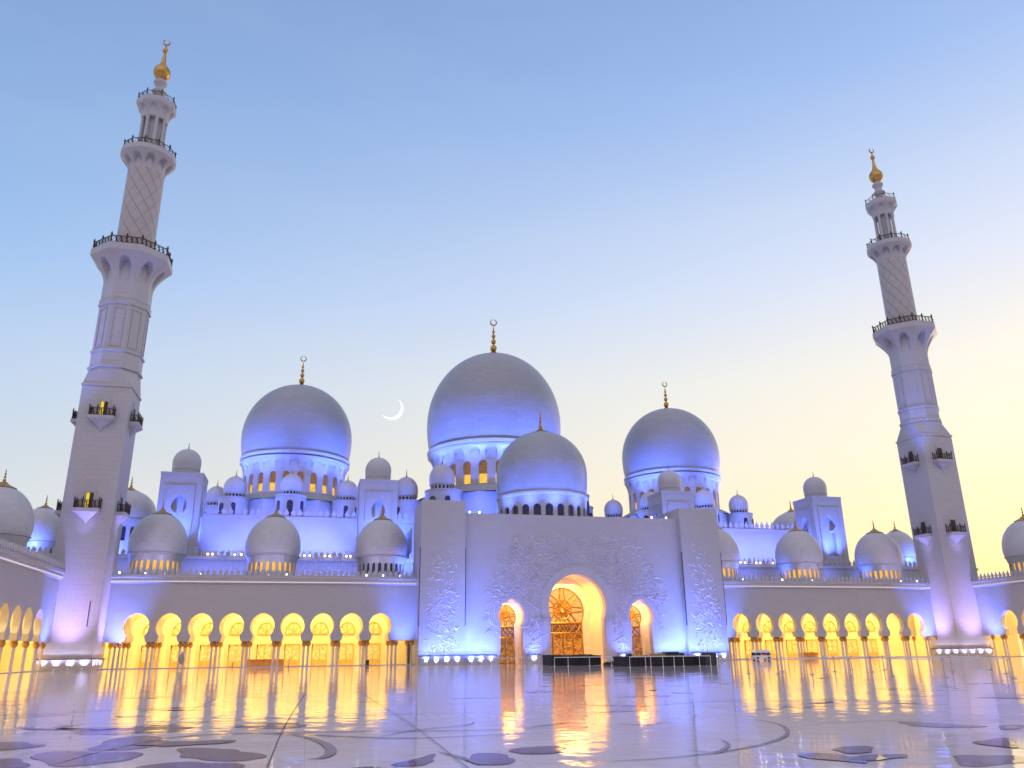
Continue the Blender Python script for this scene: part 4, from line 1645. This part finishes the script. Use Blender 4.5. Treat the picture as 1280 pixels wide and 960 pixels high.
            if lit and k == 0:
                g.prism([(-.42, zf), (.0, zf), (.0, zf + 2.3), (-.42, zf + 2.3)], -.22, -.17, fn)
                g.build('lit_opening', M['doorglow'], bal)
    return r


minaret('nearer white minaret with lit yellow balcony doors, leaning in beside the left arcade', -72.9, True)
minaret('farther white minaret against the yellow sky, one corner facing the court', 72.9, False)
GM = 'floodlights at the foot of the minarets'
for cx, nm, sgn in ((-72.9, 'nearer minaret', 1), (72.9, 'far minaret', -1)):
    for k in range(4):
        x = cx + (k - 1.5) * 1.7
        uplight(x, -4.3, (x, -3.55, 1.6), 90, (.62, .60, 1.0), 'small floodlight on the ground along the front of the %s' % nm, GM, 90)
    for k in range(3):
        y = (k - 1) * 2.0 - .6
        uplight(cx + sgn * 4.3, y, (cx + sgn * 3.5, y, 1.6), 90, (.62, .60, 1.0), 'small floodlight on the ground beside the %s shaft' % nm, GM, 90)
    lamp('SPOT', (cx, -9.5, .3), 2200, (.62, .42, 1.0), (cx, -3.4, 8.0), 55, 1.0, .3)
    lamp('SPOT', (cx + sgn * 9.5, 0, .3), 2200, (.62, .42, 1.0), (cx + sgn * 3.4, 0, 8.0), 55, 1.0, .3)
    # octagon washed blue from the left, balconies' brackets from below
    lamp('SPOT', (cx - 12, -8, 25), 6000, BLUE, (cx, -2, 50), 28, 1.0, .5)
    lamp('SPOT', (cx, -6.0, 14), 500, VIOLET, (cx, -4.2, 20.5), 40, 1.0, .2)
    lamp('SPOT', (cx + sgn * 6.0, 0, 14), 500, VIOLET, (cx + sgn * 4.2, 0, 20.5), 40, 1.0, .2)
    # blue corners of the arcades each side
    lamp('SPOT', (cx + sgn * 5.4, -1.6, .3), 3400, BLUE, (cx + sgn * 5.6, 1.4, 8.5), 60, 1.0, .2)
    lamp('SPOT', (cx + sgn * 1.0, -7.0, .3), 3400, BLUE, (cx - sgn * 2.1, -6.2, 8.5), 60, 1.0, .2)
for sx in (-1, 1):
    lamp('SPOT', (sx * 27.2, -1.8, .3), 3000, BLUE, (sx * 27.2, 1.4, 8.5), 60, 1.0, .2)

# ------------------------------------------------------------------ blue roof floodlighting


def wash(loc, tgt, p, size=80, col=BLUE):
    lamp('SPOT', loc, p, col, tgt, size, 1.0, .5)


def ring_wash(cx, cy, rl, zl, rt_, zt_, p, n=5, size=75):
    for k in range(n):
        a = -pi / 2 + (k - (n - 1) / 2) * (2.2 / max(1, n - 1))
        wash((cx + rl * cos(a), cy + rl * sin(a), zl), (cx + rt_ * cos(a), cy + rt_ * sin(a), zt_), p, size)


ring_wash(0, YD, 22.5, 36.0, 16, 49.5, 9000, 5, 62)
for sx in (-1, 1):
    ring_wash(sx * 46.5, YD, 17.5, 33.4, 12, 44.5, 5200, 5, 62)
    # base walls behind the parapet
    ring_wash(sx * 46.5, YD, 26.5, 26.9, 18, 31, 2600, 4, 95)
    # hall wall above the podium
    for x in (37.5, 43.5, 49.5, 56.5):
        wash((sx * x, 21.6, 18.0), (sx * x, 28.4, 23.5), 2600, 95, (.14, .19, 1))
    # podium wall between the arcade domes
    for x in (26.5, 35.0, 39.0, 43.5, 52.0, 56.3, 60.5, 70.0, 76.0):
        wash((sx * x, 16.2, 12.9), (sx * x, 19.5, 15.3), 330, 110, (.14, .2, 1))
    # towers
    for x in (30.2, 64.75):
        wash((sx * x - .5, 18.4, 18.2), (sx * x, 21.5, 26), 4200, 80)
        wash((sx * x + (5.5 if x < 40 else -5.5) * sx, 23.4, 18.6), (sx * x + (3.5 if x < 40 else -3.5) * sx, 25, 25), 2200, 80)
    # arcade domes catch some blue from one side
    for x in (47.7, 65.0):
        wash((sx * x - 5.6, 7.0, 13.2), (sx * x - 3.6, 8.0, 17.5), 420, 80)
    wash((sx * 30.4 + (4.8 if sx < 0 else 5.4), 5.4, 13.2), (sx * 30.4 + 2.5, 6.5, 18.0), 900, 80)
    wash((sx * 88.5, 24, 18.2), (sx * 88.5, 29, 22), 1300, 80)
    wash((sx * 80.75, 50, 18.2), (sx * 80.75, 56, 28), 3500, 80)
ring_wash(0, YD, 30, 26.9, 21, 32, 4000, 4, 95)
for cx, zc in ((0, 60), (-46.5, 53), (46.5, 53)):      # broad weak floods over the whole of each great dome
    wash((cx - 6, YD - 40, 27.5), (cx, YD - 8, zc), 5200, 75)
wash((0, -6, 24), (0, 12, 38), 1500, 80)
for cx in (-15, 15):
    wash((cx, -19, .5), (cx * .7, -2, 13), 1500, 85)
for sx in (-1, 1):
    wash((sx * 24.5, 12.0, 17.0), (sx * 23.5, 19.5, 20), 1800, 100)
    wash((sx * 25.5, 22.5, 24.0), (sx * 25, 28.4, 25), 1200, 110)
ring_wash(0, 16.6, 11.3, 23.4, 8.6, 33.0, 2000, 5, 70)

# ------------------------------------------------------------------ little roof floodlights that show as points
_fl = {}


def roof_lamp(x, y, z, warm, label, group):
    r = empty('roof_lamp', (x, y, z), label, 'floodlight', group)
    key = 'w' if warm else 'c'
    if key not in _fl:
        a = MB().lathe([(.12, -.35), (.05, -.3), (.05, -.16)], 8).build('stand', M['steel'], r)
        s_ = MB().lathe([(0, -.15)] + [(.15 * sin(pi * k / 8), -.15 * cos(pi * k / 8)) for k in range(1, 8)] + [(0, .15)], 12).build('globe', M['lampwarm'] if warm else M['lampwhite'], r)
        _fl[key] = (a.data, s_.data)
    else:
        for nm, dt in zip(('stand', 'globe'), _fl[key]):
            o = bpy.data.objects.new(nm, dt)
            C.objects.link(o)
            o.parent = r


for x in (-68.75, -65.15, -62.5, -57.45, -51.38, -47.89, -45.18, -33.04, -30.43, -27.78):
    roof_lamp(x, 2.3, 13.35, False, 'white floodlight behind the merlons of the arcade by the nearer minaret', 'roof floodlights of the arcade by the nearer minaret')
for x in (32.04, 39.92, 46.04, 48.66, 52.12, 58.15, 64.28, 67.92):
    roof_lamp(x, 2.3, 13.35, False, 'white floodlight behind the merlons of the arcade by the far minaret', 'roof floodlights of the arcade by the far minaret')
for x in (-58.8, -58.0, -54.39, -53.34, -42.85, -41.9, -39.31, -38.49, -35.59, -34.9):
    roof_lamp(x, 18.9, 18.1, True, 'warm lamp on the ledge below the dome near the moon', 'warm ledge lamps below the dome near the moon')
for x in (41.39, 42.43, 44.91, 45.79, 48.63):
    roof_lamp(x, 18.9, 18.1, True, 'warm lamp on the ledge right of the portal', 'warm ledge lamps right of the portal')
for x in (-17.25, -15.66, 14.32, 16.98):
    roof_lamp(x, -.8, 23.2, False, 'white floodlight on the roof edge of the portal', 'roof floodlights of the portal')

# ------------------------------------------------------------------ things standing in the court


def stage(label, x0, x1, y, depth, h, sag):
    r = empty('stage', ((x0 + x1) / 2, y, 0), label, 'stage', None)
    hw = (x1 - x0) / 2
    b = MB()
    n = 14
    vs, fs = [], []
    rr = random.Random(int(x0 * 7))
    for i in range(n + 1):
        x = -hw + 2 * hw * i / n
        zz = h + rr.uniform(-.02, .10) * sag + .06 * sag * sin(i * 1.3)
        vs += [(x, 0, h - .12), (x, 0, zz), (x, depth, zz + .05), (x, depth, h - .12)]
    for i in range(n):
        for j in range(3):
            fs.append((4 * i + j, 4 * i + 4 + j, 4 * i + 5 + j, 4 * i + 1 + j))
        fs.append((4 * i + 3, 4 * i + 7, 4 * i + 4, 4 * i))
    fs += [(0, 1, 2, 3), (4 * n, 4 * n + 1, 4 * n + 2, 4 * n + 3)]
    b.add(vs, fs)
    b.build('deck', M['black'], r)
    s_ = MB()
    pts = []
    nn = 60
    for i in range(nn + 1):
        x = -hw + .06 + (2 * hw - .12) * i / nn
        pts.append((x, .06 + .05 * sin(i * 1.9) + .03 * sin(i * 4.1)))
    out = pts + [(hw - .06, depth - .1), (-hw + .06, depth - .1)]
    s_.prism(out, 0.02, h - .12, lambda a, d_, c_: (a, c_, d_))
    s_.build('skirt', M['black'], r)
    return r


stage('low black draped stage below the main arch', -12.4, -6.0, -29.0, 4.5, 1.15, 1.0)
stage('longer black draped stage right of the main arch, cluttered with gear', -7.4, 2.2, -41.0, 4.5, .98, .6)


def rail(label, pts, h, extra=()):
    r = empty('safety_rail', (pts[0][0], pts[0][1], 0), label, 'railing')
    b = MB()
    o = Vector((pts[0][0], pts[0][1], 0))
    P = [Vector((x, y, 0)) - o for x, y in pts]
    b.tube([p + Vector((0, 0, h)) for p in P], .045, 8)
    b.build('top_rail', M['whitemetal'], r)
    for p in P:
        q = MB()
        q.lathe([(.12, 0), (.12, .03), (.035, .05), (.035, h)], 8, cx=p.x, cy=p.y)
        q.build('post', M['whitemetal'], r)


rail('white rail standing in front of the stage below the main arch', [(-12.7, -31.0), (-11.0, -31.0), (-8.3, -31.0), (-6.6, -31.0), (-5.5, -31.0)], .98)
rail('white rail standing in front of the stage cluttered with gear', [(-8.0, -43.2), (-6.2, -43.2), (-5.6, -43.2), (-4.2, -43.2), (-2.9, -43.2), (-1.8, -43.2), (.1, -43.2), (.9, -44.2)], 1.02)
rail('thin white rail in front of the left side arch', [(-21.0, -24.0), (-18.9, -24.0), (-16.8, -24.0), (-14.6, -24.0)], .95)


def gear(label, x, y, z, parts, name='equipment_case', cat='case'):
    r = empty(name, (x, y, z), label, cat)
    b = MB()
    for (x0, x1, y0, y1, z0, z1) in parts:
        b.box(x0, x1, y0, y1, z0, z1)
        b.box(x0 - .02, x1 + .02, y0 - .02, y1 + .02, z0 + (z1 - z0) * .72, z0 + (z1 - z0) * .76)
    b.build('case', M['case'], r)
    l = MB()
    for (x0, x1, y0, y1, z0, z1) in parts:
        for xx in (x0, x1 - .06):
            l.box(xx - .025, xx + .085, y0 - .03, y0 + .03, z1 - .08, z1 + .015)
            l.box(xx - .025, xx + .085, y0 - .03, y0 + .03, z0, z0 + .08)
    l.build('corner', M['steel'], r)


gear('dark gear stacked on the cluttered stage, right half', -.8, -39.5, 1.02, [(-1.4, .3, 0, .8, 0, .45), (.35, 1.0, .1, .7, 0, .3)])
gear('tall dark case at the right end of the cluttered stage', 1.5, -43.0, 0, [(-.55, .75, 0, 1.0, 0, 1.35)])
gear('low dark box on the cluttered stage, left end', -6.6, -39.8, 1.02, [(-.3, .3, 0, .5, 0, .28)])
r = empty('cloth_heap', (-5.4, -30.5, 0), 'heap of dark brown cloth on the floor between the two stages', 'heap')
b = MB()
rr = random.Random(5)
n = 18
for k in range(5):
    x, y, s_ = rr.uniform(-.8, .8), rr.uniform(-.3, .3), rr.uniform(.25, .5)
    prof = [(s_ * cos(pi / 2 * i / 5) * rr.uniform(.85, 1.1), s_ * 1.1 * sin(pi / 2 * i / 5)) for i in range(5)] + [(0, s_ * 1.12)]
    b.lathe(prof, 14, cx=x, cy=y)
b.build('cloth', simple('brown_cloth', (0.05, 0.03, 0.025), .9, noise=.4), r)
r = empty('cable_trunk', (-2.9, -39.4, 1.03), 'flat yellow crate lying on the cluttered stage', 'crate')
b = MB()
b.box(-.9, .9, 0, .6, 0, .2)
b.box(-.95, .95, -.04, .64, .2, .27)
b.build('body', simple('yellow_paint', (0.62, 0.36, 0.02), .5), r)

# queue posts
_qp = {}


def queue_post(x, y, label, group, nxt=None):
    r = empty('queue_post', (x, y, 0), label, 'barrier post', group)
    if not _qp:
        a = MB().lathe([(.18, 0), (.18, .025), (.06, .05), (.04, .06)], 16).build('base', M['steel'], r)
        p = MB().lathe([(.034, .05), (.034, .93), (.048, .94), (.048, 1.05), (.02, 1.08)], 12).build('post', M['steel'], r)
        _qp['a'], _qp['p'] = a.data, p.data
    else:
        for nm, k in (('base', 'a'), ('post', 'p')):
            o = bpy.data.objects.new(nm, _qp[k])
            C.objects.link(o)
            o.parent = r
    if nxt:
        dv = Vector((nxt[0] - x, nxt[1] - y, 0))
        q = MB()
        n = 10
        for s0, s1 in ((.975, 1.025),):
            vs, fs = [], []
            side = Vector((-dv.y, dv.x, 0)).normalized() * .012
            for i in range(n + 1):
                t_ = i / n
                sag = -.05 * 4 * t_ * (1 - t_)
                p0 = dv * t_
                vs += [p0 - side + Vector((0, 0, s0 + sag)), p0 + side + Vector((0, 0, s0 + sag)), p0 + side + Vector((0, 0, s1 + sag)), p0 - side + Vector((0, 0, s1 + sag))]
            for i in range(n):
                for j in range(4):
                    j2 = (j + 1) % 4
                    fs.append((4 * i + j, 4 * i + j2, 4 * i + 4 + j2, 4 * i + 4 + j))
            q.add(vs, fs)
        q.build('belt', M['whitemetal'], r)


ROWS = [([(-11.6, -70.0), (-11.1, -73.4), (-10.5, -76.2), (-9.8, -79.1), (-8.9, -81.8), (-8.0, -84.4), (-7.1, -87.6), (-5.6, -90.7)], 'row nearest the camera', 4),
        ([(-6.1, -69.6), (-3.9, -73.0), (-2.8, -75.7), (-.8, -81.0), (.3, -84.2)], 'middle row', 9),
        ([(-.1, -66.1), (1.2, -67.9), (1.5, -71.4), (4.2, -75.3), (5.7, -77.4)], 'row farthest from the camera', 9)]
for pts, nm, gap in ROWS:
    for i, (x, y) in enumerate(pts):
        queue_post(x, y, 'steel queue post on the marble floor, %s of three' % nm, 'queue posts, %s' % nm, pts[i + 1] if i + 1 < len(pts) and i != gap else None)
for i, (x, y) in enumerate(((-21.6, -49.5), (-20.2, -51.0))):
    queue_post(x, y, 'steel queue post standing alone before the left part of the portal', 'queue posts before the portal')

# parked buggy
r = empty('electric_buggy', (30.7, -3.6, 0), 'small white passenger buggy parked before the far arcade', 'buggy')
b = MB()
b.prism([(-1.5, .28), (1.5, .28), (1.55, .55), (1.45, .72), (-1.45, .72), (-1.55, .6)], -.66, .66, lambda u, d_, w: (u, d_, w))
b.build('body', M['cartwhite'], r)
b = MB()
b.prism([(-1.4, .72), (1.42, .72), (1.36, 1.12), (-1.34, 1.14)], -.62, .62, lambda u, d_, w: (u, d_, w))
b.build('window_band', M['darkglass'], r)
b = MB()
vs, fs = [], []
prof = [(-1.48, 1.14), (-1.36, 1.34), (-1.1, 1.5), (-.4, 1.6), (.4, 1.6), (1.05, 1.52), (1.4, 1.36), (1.52, 1.12)]
b.prism(prof, -.6, .6, lambda u, d_, w: (u, d_, w))
b.prism([(u * .98, 1.14 + (w - 1.14) * .8) for u, w in prof], -.67, .67, lambda u, d_, w: (u, d_, w))
b.build('roof', M['cartwhite'], r)
for xx in (-1.3, -.35, .6, 1.28):
    b = MB()
    for yy in (-.64, .64):
        b.tube([(xx, yy, .7), (xx - .03, yy, 1.18)], .03, 6)
    b.build('roof_post', M['cartwhite'], r)
for xx in (-1.0, 1.0):
    for yy in (-.6, .6):
        b = MB()
        b.add([(xx + .26 * cos(2 * pi * k / 16), yy + s_, .26 + .26 * sin(2 * pi * k / 16)) for s_ in (-.07, .07) for k in range(16)],
              [(k, (k + 1) % 16, 16 + (k + 1) % 16, 16 + k) for k in range(16)] + [tuple(range(16)), tuple(range(16, 32))])
        b.build('wheel', M['case'], r)
for yy in (-.1, .25):
    b = MB()
    b.box(-.25 + yy, .0 + yy, -.69, -.65, .76, .86)
    b.build('tail_lamp', M['red'], r)

# wooden counters in the arcades
for (x0, x1, y, lb) in ((-50.0, -44.6, 5.2, 'long orange wooden counter inside the arcade by the nearer minaret'), (43.9, 47.1, 5.2, 'short orange wooden counter inside the arcade by the far minaret')):
    r = empty('wooden_counter', ((x0 + x1) / 2, y, 0), lb, 'counter')
    hw = (x1 - x0) / 2
    b = MB()
    b.box(-hw + .06, hw - .06, 0, .7, .08, 1.0)
    n = int(hw * 2 / .9)
    for k in range(n):
        xa = -hw + .1 + (2 * hw - .2) * k / n
        b.box(xa + .06, xa + (2 * hw - .2) / n - .06, -.03, .01, .16, .92)
    b.build('cabinet', M['wood'], r)
    b = MB()
    b.box(-hw, hw, -.08, .78, 1.0, 1.07)
    b.build('top', M['wood'], r)
    b = MB()
    b.box(-hw + .1, hw - .1, .04, .66, 0, .08)
    b.build('kick', M['case'], r)

# closed parasol, bin, lectern posts
r = empty('closed_parasol', (-58.6, .1, 0), 'folded grey parasol on a pole before the arcade columns', 'parasol')
MB().lathe([(.4, 0), (.4, .08), (.08, .12), (.05, .14)], 16).build('foot', M['steel'], r)
MB().lathe([(.03, .1), (.03, 2.35)], 8).build('pole', M['steel'], r)
b = MB()
prof = [(.10, .55), (.30, .85), (.46, 1.15), (.30, 1.6), (.12, 2.1), (.03, 2.3)]
vs, fs = [], []
nn = 16
for q, z in prof:
    for k in range(nn):
        a = 2 * pi * k / nn
        rr = q * (1.0 if k % 2 else .72)
        vs.append((rr * cos(a), rr * sin(a), z))
for i in range(len(prof) - 1):
    for k in range(nn):
        k2 = (k + 1) % nn
        fs.append((i * nn + k, i * nn + k2, (i + 1) * nn + k2, (i + 1) * nn + k))
b.add(vs, fs)
b.build('canopy', M['greycloth'], r)
r = empty('litter_bin', (-32.5, .1, 0), 'small dark grey litter bin at the arcade edge near the portal', 'bin')
MB().lathe([(.26, .04), (.28, .78)], 20).build('body', M['case'], r)
MB().lathe([(.30, .78), (.30, .84), (.2, .92), (.10, .93)], 20).build('lid', M['steel'], r)
for x, y, hh, lb in ((-51.6, .2, .8, 'short grey bollard at the arcade edge left of the counter'), (-43.8, .2, 1.15, 'grey lectern post at the arcade edge right of the counter'), (-29.0, .2, .85, 'short grey bollard at the arcade edge next to the portal')):
    r = empty('bollard', (x, y, 0), lb, 'bollard')
    MB().lathe([(.16, 0), (.16, .04), (.09, .07), (.085, hh - .1)], 14).build('post', M['steel'], r)
    MB().lathe([(.10, hh - .1), (.11, hh - .04), (.07, hh), (0, hh + .02)], 14).build('cap', M['whitemetal'], r)
